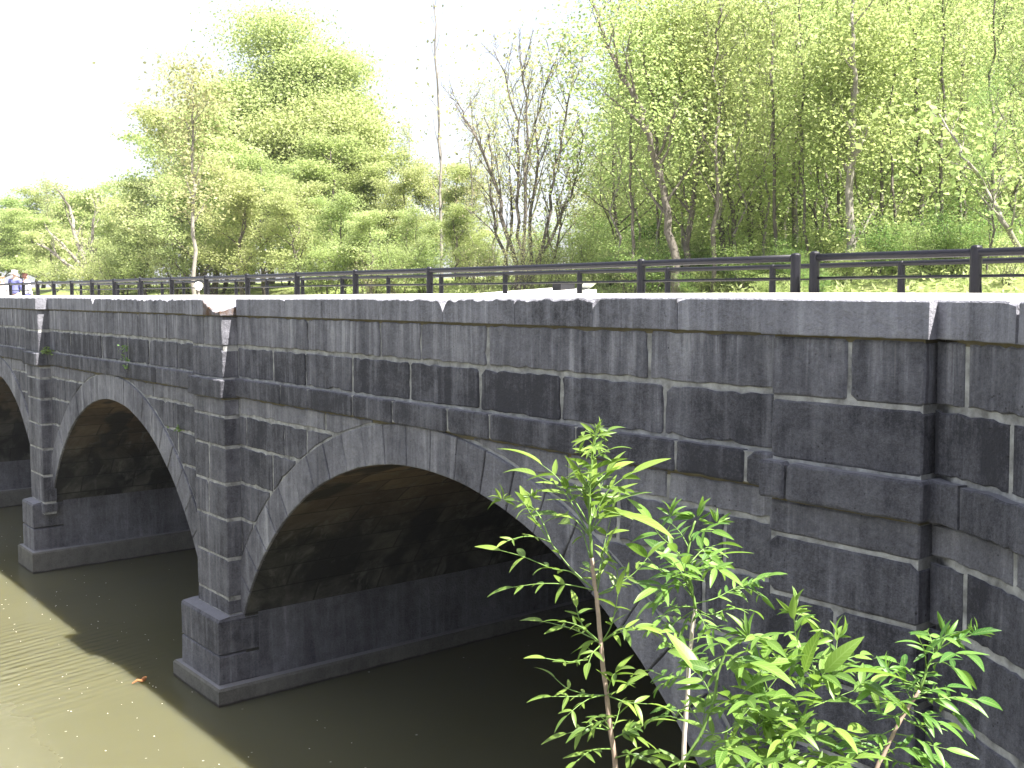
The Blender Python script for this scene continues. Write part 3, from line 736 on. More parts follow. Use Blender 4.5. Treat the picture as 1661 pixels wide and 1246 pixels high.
def make_variant(kind, seed):
    """returns (wood mesh, leaf mesh), rooted at the origin"""
    rng = random.Random(seed); mb = MB(); tips = []
    if kind == 'broad':      # full bright crown, 9 m
        H = 9; tr = wiggly(Vector((0, 0, -.3)), Vector((rng.uniform(-.4, .4), rng.uniform(-.4, .4), H * .9)), 9, rng, 1)
        grow(mb, tr, .17, rng, 0, 2, tips, 15, .95, .42, .12, .25)
        per, sg, sz = 30, .33, .15
    elif kind == 'tall':     # forest tree, 17 m, crown in the upper part with sprays lower down
        H = 17; tr = wiggly(Vector((0, 0, -.3)), Vector((rng.uniform(-1, 1), rng.uniform(-1, 1), H * .95)), 12, rng, 1)
        grow(mb, tr, .10, rng, 0, 2, tips, 17, .8, .25, .12, .35)
        per, sg, sz = 9, .50, .11
    elif kind == 'shrub':    # understorey bush
        for k in range(6):
            a = rng.uniform(0, 6.28); p1 = Vector((math.cos(a) * rng.uniform(.5, 1.7), math.sin(a) * rng.uniform(.5, 1.7), rng.uniform(2, 3.7)))
            grow(mb, wiggly(Vector((math.cos(a) * .15, math.sin(a) * .15, -.2)), p1, 5, rng, 1), .035, rng, 1, 2, tips, 8, .8, .4, .1, .2)
        per, sg, sz = 30, .28, .105
    elif kind == 'sparse':   # slender, thinly leafed, pale trunk
        H = 12; tr = wiggly(Vector((0, 0, -.3)), Vector((rng.uniform(-.5, .5), rng.uniform(-.5, .5), H)), 10, rng, 1)
        grow(mb, tr, .09, rng, 0, 2, tips, 14, .7, .22, .3, .5)
        per, sg, sz = 9, .34, .09
    elif kind == 'airy':     # small open tree, leafy to the ground
        H = 6; tr = wiggly(Vector((0, 0, -.3)), Vector((rng.uniform(-.6, .6), rng.uniform(-.6, .6), H)), 8, rng, 1)
        grow(mb, tr, .05, rng, 0, 2, tips, 16, .95, .38, .06, .2)
        per, sg, sz = 9, .34, .10
    elif kind == 'thicket':  # bare-stemmed brush with dull sprays
        for k in range(11):
            a = rng.uniform(0, 6.28); p1 = Vector((math.cos(a) * rng.uniform(.3, 2.2), math.sin(a) * rng.uniform(.3, 2.2), rng.uniform(2, 4.5)))
            grow(mb, wiggly(Vector((math.cos(a) * .3, math.sin(a) * .3, -.2)), p1, 5, rng, 2), .03, rng, 1, 2, tips, 7, .8, .4, .2, .3, .2)
        per, sg, sz = 6, .25, .12
    wood = mb
    lm = leaf_mesh('crown', [tuple(t) for t in tips], per, sg, sz, seed)
    return wood, lm, len(tips)

VAR = {}
def variant(kind, k, leafm, barkm):
    key = (kind, k, leafm.name)
    if key not in VAR:
        base = (kind, k, 'wood')
        if base not in VAR:
            wood, lm, nt_ = make_variant(kind, hash((len(kind), k)) % 1000 + 17 * k + len(kind))
            me = bpy.data.meshes.new('trunk'); me.from_pydata(wood.v, [], wood.f); me.polygons.foreach_set('use_smooth', [True] * len(wood.f)); me.materials.append(barkm)
            VAR[base] = (me, lm)
        me, lm = VAR[base]
        l2 = lm.copy(); l2.materials.clear(); l2.materials.append(leafm); VAR[key] = (me, l2)
    return VAR[key]
def plant(name, label, cat, group, kind, k, leafm, barkm, loc, s, sz=1.0, rot=0.0):
    me, lm = variant(kind, k, leafm, barkm)
    t = thing(name, label, cat, loc, group); t.scale = (s, s, s * sz); t.rotation_euler = (0, 0, rot)
    a = bpy.data.objects.new('trunk', me); COL.objects.link(a); a.parent = t
    b = bpy.data.objects.new('crown', lm); COL.objects.link(b); b.parent = t
    return t
HGT = {'airy': 6.4, 'broad': 9.4, 'tall': 17.2, 'shrub': 3.9, 'sparse': 12.6, 'thicket': 4.6}
def put_h(name, label, cat, group, kind, k, leafm, barkm, px, d, h, wid=1.0):
    p = at(px, 480, d); s = h / HGT[kind]
    return plant(name, label, cat, group, kind, k, leafm, barkm, (p.x, p.y, gz(p.x, p.y)), s * wid, 1.0 / wid, rs.uniform(0, 6.28))
def put(name, label, cat, group, kind, k, leafm, barkm, px, d, ytop, wid=1.0):
    """px column, distance along the view, photo row of the tree top"""
    p = at(px, 480, d); p.z = 0; y = p.y
    if y < 8.0: return None
    z0 = gz(p.x, y); ztop = (480.5 - ytop) / FP * d
    h = ztop - z0
    if h < .8: return None
    s = h / HGT[kind]
    return plant(name, label, cat, group, kind, k, leafm, barkm, (p.x, y, z0), s * wid, 1.0 / wid, rs.uniform(0, 6.28))

def special(name, label, stems, d, leafm, barkm, r0, seed, per=10, size=.16, nb=9, lmul=.3, spread=.7, maxl=2, start=.3, sigma=.42, group=None, r_list=None):
    """a tree whose stems follow surveyed lines; stems = list of photo polylines at distance d"""
    rng = random.Random(seed); mb = MB(); tips = []
    base = None
    for si, st in enumerate(stems):
        dd = d + (rng.uniform(-.5, .5) if si else 0)
        pts = [at(x, y, dd + i * rng.uniform(-.15, .15)) for i, (x, y) in enumerate(st)]
        if base is None:
            base = pts[0].copy(); base.z = gz(base.x, base.y) - .1
        foot = base + Vector((rng.uniform(-.15, .15), rng.uniform(-.15, .15), 0)) * (si > 0)
        if not (si and abs(st[0][1] - stems[0][0][1]) > 25): pts = [foot + (pts[0] - foot) * .02] + pts
        # resample with a little wander
        fine = []
        for a, b in zip(pts, pts[1:]):
            for j in range(3): fine.append(a.lerp(b, j / 3) + Vector((rng.gauss(0, .03), rng.gauss(0, .03), 0)))
        fine.append(pts[-1])
        hi = si and abs(st[0][1] - stems[0][0][1]) > 25
        grow(mb, fine, r0 * .72 * (1 if si == 0 else (.45 if hi else .8)), rng, 0, maxl, tips, nb, spread, lmul, start, .35)
    t = thing(name, label, 'tree', tuple(base), group)
    mb.build('trunk', barkm, t, smooth=True)
    if per:
        lm = leaf_mesh('crown', [tuple(q) for q in tips], per, sigma, size, seed); lm.materials.append(leafm)
        o = bpy.data.objects.new('crown', lm); COL.objects.link(o); o.parent = t; o.matrix_parent_inverse = t.matrix_basis.inverted()
    return t

# trees one can pick out
special('forked_tree', 'tall grey tree whose trunk leans left into the sky right of the bare trees', [[(1095, 425), (1084, 350), (1070, 285), (1050, 220), (1030, 160), (1002, 105), (980, 55), (958, 0), (945, -40)], [(1072, 290), (1066, 230), (1060, 170), (1045, 110), (1040, 40)]], 21, M_LEAF, M_BARK, .13, 1, 6, .075, 15, .17, .7, start=.2)
special('maple_tree', 'grey tree leaning right, its foot just right of the left-leaning trunk', [[(1112, 425), (1121, 340), (1135, 240), (1141, 170), (1147, 100), (1142, 20), (1140, -60)], [(1139, 200), (1100, 110), (1075, 30)]], 22, M_LEAF, M_BARK, .11, 2, 11, .078, 13, .17, start=.14)
special('maple_tree', 'crooked tree with two stems crossing low, right of the leaning pair', [[(1180, 430), (1172, 365), (1150, 280), (1120, 200), (1100, 120), (1090, 20)], [(1196, 430), (1190, 350), (1180, 300), (1172, 230), (1165, 140), (1180, 20)]], 22.5, M_LEAF, M_BARK, .11, 3, 11, .078, 13, .17, start=.14)
special('maple_tree', 'slender dark trunk rising straight behind the middle of the right-hand wood', [[(1217, 430), (1215, 320), (1212, 190), (1205, 70), (1200, -50)]], 24, M_LEAF, M_BARK, .09, 4, 11, .078, 13, .17, start=.14)
special('maple_tree', 'dark trunk with a bend low down, between the slender trunk and the big pale trunk', [[(1240, 430), (1236, 340), (1230, 275), (1236, 160), (1228, 20), (1225, -60)]], 25, M_LEAF, M_BARK, .10, 5, 11, .078, 13, .17, start=.14)
special('beech_tree', 'tree with the thick pale grey trunk directly behind the right fence panel', [[(1380, 430), (1378, 310), (1382, 215), (1385, 150), (1383, 60), (1390, -60)], [(1379, 290), (1362, 240), (1352, 200), (1340, 120)], [(1383, 170), (1402, 110), (1410, 40)]], 20, M_LEAF, M_BARKP, .14, 6, 11, .078, 13, .17, start=.14)
special('maple_tree', 'thin twin of the pale trunk, standing close to its left', [[(1345, 430), (1342, 330), (1330, 225), (1334, 100), (1330, -60)]], 26, M_LEAF, M_BARK, .08, 7, 11, .078, 13, .17, start=.14)
special('maple_tree', 'upright trunk with a dark knotted upper part near the right edge', [[(1497, 430), (1494, 320), (1492, 250), (1485, 160), (1480, 60), (1478, -60)]], 22, M_LEAF, M_BARK, .12, 8, 11, .078, 13, .17, start=.14)
for k_, (x_, dx_, d_, r_) in enumerate([(1028, -6, 22, .05), (1158, 5, 21, .06), (1258, -4, 21.5, .055), (1288, 3, 23, .06), (1306, -5, 21, .045), (1322, 8, 24, .05), (1362, -3, 23, .05), (1428, 6, 22, .06), (1452, -6, 21, .045), (1527, 4, 21, .06), (1566, -8, 22.5, .05), (1606, 5, 20.5, .055), (1066, 3, 24, .045)]):
    special('slim_tree', 'slim straight trunk bare to well above the fence, at the front of the right-hand wood', [[(x_, 432), (x_ + dx_ * .3, 340), (x_ + dx_, 230), (x_ + dx_ * .6, 120), (x_ + dx_ * 1.5, 20), (x_ + dx_, -70)]], d_, M_LEAF, M_BARK, r_ * 1.25, 40 + k_, 8, .085, 10, .12, .7, start=.32, group='slim straight trunks at the front of the wood')
special('leaning_tree', 'thin grey trunk leaning steeply left at the right edge of the wood', [[(1668, 430), (1652, 400), (1625, 355), (1600, 310), (1572, 265), (1545, 225), (1520, 180)]], 18, M_LEAF, M_BARKP, .09, 9, 4, .14, 7, .2)
special('bare_tree', 'many-stemmed brown tree almost without leaves, in the middle of the picture', [
    [(838, 430), (815, 350), (800, 290), (775, 230), (755, 190), (742, 165)], [(845, 430), (838, 360), (842, 280), (838, 200), (820, 120), (800, 80)],
    [(862, 430), (862, 340), (872, 270), (868, 200), (885, 130), (905, 95)], [(875, 430), (892, 340), (900, 270), (915, 200), (925, 150), (930, 110)],
    [(868, 430), (905, 370), (925, 320), (940, 270), (945, 210)], [(850, 430), (852, 300), (855, 210), (850, 130), (845, 100)]], 26, M_BUD, M_BARK, .095, 10, 1, .09, 13, .22, .5, 2, .3)
special('bare_tree', 'smaller bare tree standing right against the many-stemmed brown one', [[(822, 430), (805, 380), (795, 320), (800, 250), (785, 190)], [(818, 430), (832, 350), (825, 290), (830, 200)], [(895, 430), (910, 380), (905, 330), (930, 260)]], 27.5, M_BUD, M_BARK, .08, 11, 1, .09, 12, .24, .5, 2, .3)
special('poplar_tree', 'very tall thin pale tree reaching the top of the picture, left of the bare trees', [[(713, 450), (714, 350), (712, 230), (708, 130), (705, 40), (702, -40)]], 32, M_BUD, M_BARKP, .085, 12, 3, .11, 22, .10, .55, 1, .2)
special('poplar_tree', 'pale straight slim trunk in front of the bright maples at left', [[(314, 460), (315, 380), (313, 300), (312, 230), (314, 170), (310, 125)]], 31, M_BUD, M_BARKP, .10, 13, 3, .12, 18, .16, .6, 2, .35)
special('bare_tree', 'pale dead tree with splayed bare limbs behind the people at far left', [[(150, 450), (132, 410), (118, 370), (112, 335), (95, 310)], [(150, 450), (125, 425), (100, 395), (75, 370)], [(155, 450), (150, 400), (150, 360), (160, 320)], [(148, 450), (110, 430), (80, 405), (60, 395)]], 46, M_BUD, M_BARKP, .22, 14, 1, .14, 8, .25, .6, 2, .3)
special('oak_tree', 'tall round-crowned tree rising highest above the maples at left', [[(440, 430), (435, 330), (430, 280), (440, 200), (450, 120), (452, 60)], [(432, 290), (400, 220), (385, 150)], [(436, 270), (490, 200), (520, 140), (525, 110)], [(440, 230), (520, 210), (532, 170)]], 44, M_LEAFY, M_BARK, .22, 15, 70, .12, 13, .20, .8, 2, .45, .7)
special('oak_tree', 'round-crowned tree filling the gap below the tallest crown at left', [[(520, 430), (525, 330), (530, 250), (520, 190)], [(526, 310), (545, 250), (552, 205)], [(526, 300), (490, 250), (470, 210)]], 42, M_LEAFY, M_BARK, .18, 16, 64, .125, 12, .19, .8, 2, .3, .7)

# wood and brush: many individual trees of shared kinds
def prof(x):
    P = [(-60, 345), (0, 335), (60, 310), (120, 300), (232, 290), (246, 150), (300, 120), (345, 125), (365, 90), (450, 50), (545, 105), (583, 170), (592, 225), (640, 212), (700, 238), (780, 240), (960, 245), (985, 150), (1010, 40), (1060, -20), (1800, -80)]
    for (a, ya), (b, yb) in zip(P, P[1:]):
        if a <= x <= b: return ya + (yb - ya) * (x - a) / (b - a)
    return 300
cnt = 0
def addmany(name, label, cat, group, kind, ks, leafs, barkm, items, lo=0, wid=(0.9, 1.15)):
    for j, (px, d, yt) in enumerate(items):
        put(name, label, cat, group, kind, ks[j % len(ks)], leafs[(j * 7 + int(px)) % len(leafs)], barkm, px, d, yt, rs.uniform(*wid))
jit = lambda a, s: a + rs.uniform(-s, s)
addmany('maple_tree', 'bright leafy maple in the sunlit band of trees left of centre', 'tree', 'leafy maples left of centre', 'broad', [0, 1, 2], [M_LEAF, M_LEAFY], M_BARK,
    [(305, 40, 165), (318, 36, 250), (345, 38, 175), (292, 32, 330), (395, 34, 270), (350, 30, 300), (430, 36, 240), (480, 33, 290), (540, 38, 215), (590, 40, 260), (560, 31, 320), (625, 40, 240), (655, 34, 270), (700, 40, 262), (745, 36, 265), (600, 30, 340), (410, 46, 150), (500, 48, 130), (300, 50, 155), (680, 29, 340), (740, 30, 330)])
addmany('far_tree', 'pale distant tree in the low treeline at far left', 'tree', 'distant trees at far left', 'broad', [0, 1, 2], [M_LEAFY, M_LEAF], M_BARK,
    [(-40, 70, 350), (0, 64, 340), (35, 72, 318), (70, 66, 325), (105, 74, 305), (140, 66, 315), (175, 60, 305), (210, 56, 300), (240, 50, 290), (20, 52, 385), (90, 50, 375), (60, 58, 350), (150, 48, 370), (200, 46, 350), (235, 42, 330)], wid=(1.1, 1.4))
addmany('birch_tree', 'thinly leafed tree between the bare trees and the maples', 'tree', 'thinly leafed trees in mid picture', 'sparse', [0, 1], [M_BUD, M_LEAFY], M_BARKP,
    [(770, 34, 150), (800, 38, 130), (870, 36, 120), (925, 40, 170), (285, 44, 110), (330, 52, 100), (85, 60, 290), (660, 42, 200), (960, 36, 210)])
addmany('wood_tree', 'leafy tree standing deeper in the dense right-hand wood', 'tree', 'trees of the right-hand wood', 'tall', [0, 1, 2], [M_LEAF, M_LEAF, M_LEAFY], M_BARK,
    [(jit(x, 14), jit(d, 2), jit(yt, 20)) for x, d, yt in
     [(1000, 34, 190), (1035, 36, 90), (1110, 33, 20), (1200, 36, -40), (1290, 32, -60), (1370, 36, -60), (1450, 31, -80), (1540, 33, -100), (1610, 29, -120), (1680, 34, -120)]])
for j_, (x_, d_, h_) in enumerate([(jit(x, 16), jit(d, 2.5), rs.uniform(6.5, 10)) for x, d in [(x, 44) for x in range(1045, 1720, 64)] + [(x, 54) for x in range(1035, 1720, 56)] + [(x, 66) for x in range(1055, 1720, 50)] + [(x, 80) for x in range(1080, 1720, 46)] + [(x, 96) for x in range(1100, 1720, 50)]]):
    put_h('hillside_tree', 'sunlit tree on the wooded slope rising behind the right-hand trunks', 'tree', 'trees on the slope behind the wood', 'broad', j_ % 3, (M_LEAF, M_LEAFY)[j_ % 2], M_BARK, x_, d_, h_)
for j_, (x_, d_, h_) in enumerate([(jit(x, 14), jit(d, 2.0), rs.uniform(3.5, 6.5)) for x, d in [(x, 28.5) for x in range(1000, 1700, 62)] + [(x, 33) for x in range(990, 1700, 62)] + [(x, 39) for x in range(1010, 1700, 62)]]):
    put_h('understorey_tree', 'small thin-leaved tree in the lower storey of the right-hand wood', 'tree', 'lower storey of the right-hand wood', 'airy', j_ % 2, (M_LEAF, M_LEAFY, M_LEAF)[j_ % 3], M_BARK, x_, d_, h_, 1.2)
addmany('maple_sapling', 'young bright maple filling the middle storey of the right-hand wood', 'tree', 'young maples inside the right-hand wood', 'broad', [0, 1, 2], [M_LEAF, M_LEAFY, M_LEAF], M_BARK,
    [(jit(x, 12), jit(d, 2), jit(yt, 18)) for x, d, yt in [(x, 38, 260) for x in range(1000, 1700, 95)]], wid=(.8, 1.0))
addmany('pole_tree', 'slim young trunk with thin foliage among the trees of the right-hand wood', 'tree', 'slim young trees in the right-hand wood', 'sparse', [0, 1], [M_LEAF, M_LEAFY], M_BARK,
    [(jit(x, 12), jit(d, 1.5), jit(yt, 30)) for x, d, yt in [(x, 23.5, 20) for x in range(1010, 1680, 46)] + [(x, 28, -20) for x in range(1035, 1680, 60)]], wid=(.7, .85))
addmany('evergreen_tree', 'dark green tree closing the far right of the wood', 'tree', 'dark trees at the right edge', 'tall', [1, 2, 0], [M_LEAFD], M_BARK,
    [(1600, 26, -80), (1645, 24, -60), (1690, 22, -80), (1640, 30, -20), (1560, 34, 60), (1600, 18, 130)])
addmany('shrub', 'green bush in the undergrowth along the foot of the wood', 'bush', 'bushes along the foot of the wood', 'shrub', [0, 1, 2], [M_LEAF, M_LEAFY, M_LEAF, M_LEAFD], M_BARK,
    [(jit(px, 10), jit(d, 2.5), jit(yt, 14)) for px, d, yt in
     [(x, 25, 372) for x in range(985, 1700, 62)] + [(x, 32, 340) for x in range(960, 1700, 58)] + [(x, 42, 300) for x in range(980, 1700, 66)] + [(x, 30, 385) for x in range(225, 960, 52)] + [(x, 37, 355) for x in range(240, 980, 56)]
     + [(x, 44, 395) for x in range(-20, 240, 36)] + [(x, 36, 415) for x in range(40, 240, 40)]], wid=(1.0, 1.5))
addmany('brush_thicket', 'tangle of bare brush stems with a few leaves at the edge of the wood', 'bush', 'brush tangles by the wood edge', 'thicket', [0, 1], [M_BUD, M_LEAFY], M_BARK,
    [(jit(px, 12), d, jit(yt, 15)) for px, d, yt in [(780, 27, 385), (830, 25, 360), (870, 24, 365), (915, 26, 380), (960, 25, 385), (1020, 22, 395), (1080, 23, 390), (90, 38, 400), (180, 36, 400), (1450, 21, 385), (1560, 19, 370), (1620, 17, 360), (620, 28, 400), (540, 28, 405), (440, 29, 405)]])
for j_, (x_, d_, h_) in enumerate([(jit(x, 12), jit(d, 1.2), rs.uniform(.5, 1.15)) for x, d in [(x, 21) for x in range(1000, 1720, 34)] + [(x, 19) for x in range(1250, 1720, 40)] + [(x, 24) for x in range(985, 1720, 44)]]):
    if at(x_, 480, d_).y > 9: put_h('low_bush', 'low leafy bush on the ground just behind the fences, right half', 'bush', 'low bushes behind the right-hand fences', 'shrub', j_ % 3, (M_LEAFD, M_LEAF, M_LEAFD)[j_ % 3], M_BARK, x_, d_, h_, 1.3)
# low grass tufts and weeds behind the fences
r2 = np.random.RandomState(11); cs = []
for _ in range(5200):
    px = r2.uniform(-60, 1720); d = r2.uniform(13, 30); p = at(px, 480, d)
    if p.y > 7.2: cs.append((p.x, p.y, gz(p.x, p.y) + r2.uniform(0.0, .14)))
lm = leaf_mesh('undergrowth', cs, 9, .16, .13, 12, flat=0.1, aspect=.3); lm.materials.append(M_LEAFY)
o = bpy.data.objects.new('undergrowth', lm); COL.objects.link(o); o['kind'] = 'stuff'

# small plants growing from the wall
def tuft(name, label, c, n, spread, size, seed, down=0.0):
    r_ = np.random.RandomState(seed); cs = [(c[0] + r_.normal(0, spread), c[1] - abs(r_.normal(0, .03)), c[2] + r_.uniform(-down, .05)) for _ in range(n)]
    lm = leaf_mesh(name, cs, 6, .03, size, seed); lm.materials.append(M_LEAFD)
    o = bpy.data.objects.new(name, lm); COL.objects.link(o); return tag(o, label, 'plant')
tuft('fern', 'small trailing green fern hanging over the string course above the second arch', (-18.0, -.09, -0.86), 13, .03, .05, 1, .34)
tuft('moss_tuft', 'dark green tuft growing beside the left pilaster on the ledge', (-22.5, -.09, -1.06), 22, .12, .06, 2, .1)
tuft('weed', 'tiny weed in a joint right of the second arch', (-15.9, -.03, -2.02), 6, .05, .05, 3, .05)
# floating flecks on the creek
r2 = np.random.RandomState(3); mb = MB()
for _ in range(300):
    x, y = r2.uniform(-30, -9), r2.uniform(-4.5, 0.5); s = r2.uniform(.005, .016); a = r2.uniform(0, 3.14); q = []
    for k in range(5):
        t_ = a + k * 1.2566; q.append((x + math.cos(t_) * s * r2.uniform(.6, 1.6), y + math.sin(t_) * s * .7, ZW + .004))
    mb.add(q, [tuple(range(5))])
o = mb.build('floating_seed_fluff', simple('fluff', (.6, .58, .5), .9)); o['kind'] = 'stuff'
mb = MB(); p = Vector((-15.2, -.95, ZW)); mb.tube([p + Vector((-.08, 0, .0)), p + Vector((0, .02, .06)), p + Vector((.1, .01, .12))], [.02, .035, .012], 6)
mb.tube([p + Vector((0, 0, .03)), p + Vector((.02, -.09, .07)), p + Vector((.0, -.16, .03))], [.02, .02, .008], 6)
tag(mb.build('floating_twig', simple('brown_twig', (.30, .13, .05), .8)), 'small brown twig floating at the edge of the shadow', 'twig')

# ------------------------------------------------------------------ near saplings
class Leaves:
    def __init__(s): s.v = []; s.f = []; s.uv = []; s.t = []
    def leaflet(s, base, d, nrm, L, W, rng, curl=.25, fold=.3):
        d = d.normalized(); side = d.cross(nrm).normalized(); nrm = side.cross(d).normalized()
        n = 8; i0 = len(s.v); tone = rng.random(); cur = base.copy(); dd = d.copy(); st = L / n
        for i in range(n + 1):
            t = i / n; wdt = W * .5 * (math.sin(math.pi * min(1, t ** .8)) ** .75) * (1 - .25 * t) if 0 < t < 1 else 0.0004
            f = fold * wdt
            s.v += [tuple(cur + side * wdt + nrm * f), tuple(cur), tuple(cur - side * wdt + nrm * f)]
            cur = cur + dd * st; dd = (dd - nrm * curl / n - Vector((0, 0, .35 * curl / n))).normalized()
        for i in range(n):
            a = i0 + 3 * i; t0, t1 = i / n, (i + 1) / n
            s.f.append((a, a + 1, a + 4, a + 3)); s.uv += [(t0, 1), (t0, .5), (t1, .5), (t1, 1)]; s.t.append(tone)
            s.f.append((a + 1, a + 2, a + 5, a + 4)); s.uv += [(t0, .5), (t0, 0), (t1, 0), (t1, .5)]; s.t.append(tone)
    def build(s, parent, m):
        me = bpy.data.meshes.new('leaves'); me.from_pydata(s.v, [], s.f); uvl = me.uv_layers.new(name='UVMap')
        uvl.data.foreach_set('uv', [c for q in s.uv for c in q])
        a = me.attributes.new('tone', 'FLOAT_VECTOR', 'FACE'); a.data.foreach_set('vector', [c for t in s.t for c in (t, t, t)])
        me.polygons.foreach_set('use_smooth', [True] * len(s.f)); me.materials.append(m)
        o = bpy.data.objects.new('leaves', me); COL.objects.link(o); o.parent = parent; o.matrix_parent_inverse = parent.matrix_basis.inverted(); return o

def sapling(label, stem, d, r0, green_from, rach, seed, tops=(), brown=M_STEMB, lw=.265):
    """stem: photo polyline; rach: (polyline, leaflets, leaflet length px) compound leaves or twigs; tops: (x, y, size px) shoot tips"""
    rng = random.Random(seed); px = d / FP
    pts = [at(x, y, d) for x, y in stem]
    foot = pts[0].copy()
    t = thing('ash_sapling', label, 'sapling', tuple(foot))
    mb = MB(); fine = []; rr = []
    for i in range(len(pts) - 1):
        for j in range(4): fine.append(pts[i].lerp(pts[i + 1], j / 4) + Vector((rng.gauss(0, .0007),) * 3))
    fine.append(pts[-1]); n = len(fine)
    gi = green_from * 4
    rr = [r0 * (1 - .55 * i / (n - 1)) for i in range(n)]
    mb.tube(fine[:gi + 1], rr[:gi + 1], 8, 0)
    if gi < n - 1: mb.tube(fine[gi:], [x * .85 for x in rr[gi:]], 8, 1)
    lv = Leaves()
    for poly, nl, LL in rach:
        dz = rng.uniform(-.14, .14)
        k = len(poly); P = [at(x, y, d + dz * (i / (k - 1)) ** 1.0) for i, (x, y) in enumerate(poly)]
        # smooth polyline
        Q = []
        for i in range(k - 1):
            for j in range(5): Q.append(P[i].lerp(P[i + 1], j / 5))
        Q.append(P[-1])
        for _ in range(3): Q = [Q[0]] + [(Q[i - 1] + Q[i] * 2 + Q[i + 1]) / 4 for i in range(1, len(Q) - 1)] + [Q[-1]]
        m = len(Q); mb.tube(Q, [r0 * .30 * (1 - .6 * i / (m - 1)) for i in range(m)], 5, 1)
        npair = max(1, (nl - 1) // 2)
        for q in range(npair):
            s_ = .38 + .62 * (q + .15) / npair * .92; idx = min(m - 2, int(s_ * (m - 1))); b = Q[idx]; ax = (Q[idx + 1] - Q[idx]).normalized()
            v_ = Vector((rng.gauss(0, .35), rng.gauss(0, .35) - .25, 1)).normalized()
            sd = ax.cross(v_).normalized()
            for sg in (-1, 1):
                dr = (ax * rng.uniform(.5, .9) + sd * sg + Vector((0, 0, rng.uniform(-.25, .2)))).normalized()
                L = LL * px * rng.uniform(.55, .98) * (.8 + .25 * (q / max(1, npair)))
                nn = (v_ + Vector((rng.gauss(0, .3), rng.gauss(0, .3), 0))).normalized()
                lv.leaflet(b, dr, nn, L, L * lw * rng.uniform(.85, 1.2), rng, rng.uniform(.1, .6))
        ax = (Q[-1] - Q[-3]).normalized(); L = LL * px * rng.uniform(1.0, 1.25)
        lv.leaflet(Q[-1], ax, Vector((rng.gauss(0, .4), rng.gauss(0, .4) - .3, 1)), L, L * lw, rng, rng.uniform(.2, .6))
    for poly, nl, LL in [r_ for r_ in rach for _ in (0,)]:      # smaller leaves filling in between
        if rng.random() < .6:
            (xa, ya), (xb, yb) = poly[0], poly[-1]; dx, dy = xb - xa, yb - ya; a = rng.choice((-1, 1)) * rng.uniform(.35, .9)
            dx, dy = (dx * math.cos(a) - dy * math.sin(a)) * .8, (dx * math.sin(a) + dy * math.cos(a)) * .8
            A = at(xa, ya, d); B = at(xa + dx, ya + dy, d + rng.uniform(-.16, .16)); Q = [A.lerp(B, i / 8) + Vector((0, 0, .012 * math.sin(math.pi * i / 8))) for i in range(9)]
            mb.tube(Q, [r0 * .25 * (1 - .6 * i / 8) for i in range(9)], 5, 1)
            for q in range(3):
                idx = 3 + q * 2; ax = (Q[idx] - Q[idx - 1]).normalized(); v_ = Vector((rng.gauss(0, .4), rng.gauss(0, .4) - .25, 1)).normalized(); sd = ax.cross(v_).normalized()
                for sg in (-1, 1):
                    L = LL * px * rng.uniform(.5, .85); lv.leaflet(Q[idx], (ax * .7 + sd * sg + Vector((0, 0, rng.uniform(-.3, .2)))), v_, L, L * lw, rng, rng.uniform(.1, .6))
            lv.leaflet(Q[-1], (Q[-1] - Q[-2]), Vector((rng.gauss(0, .4), -.3, 1)), LL * px, LL * px * lw, rng, .4)
    for (x, y, S) in tops:      # a fan of young folded leaflets
        c = at(x, y, d)
        for k in range(11):
            a = rng.uniform(-1.9, 1.9); dr = (_u * math.cos(a) + _r * math.sin(a) - _f * rng.uniform(-.6, .6)).normalized(); L = S * px * rng.uniform(.5, 1.1)
            b = c + dr * L * .15
            lv.leaflet(b, dr, Vector((rng.gauss(0, 1), rng.gauss(0, 1), .4)), L, L * .22, rng, rng.uniform(.3, 1.1), .6)
    o = mb.build('stem', [brown, M_STEMG], t, smooth=True)
    lv.build(t, M_ASH)
    return t

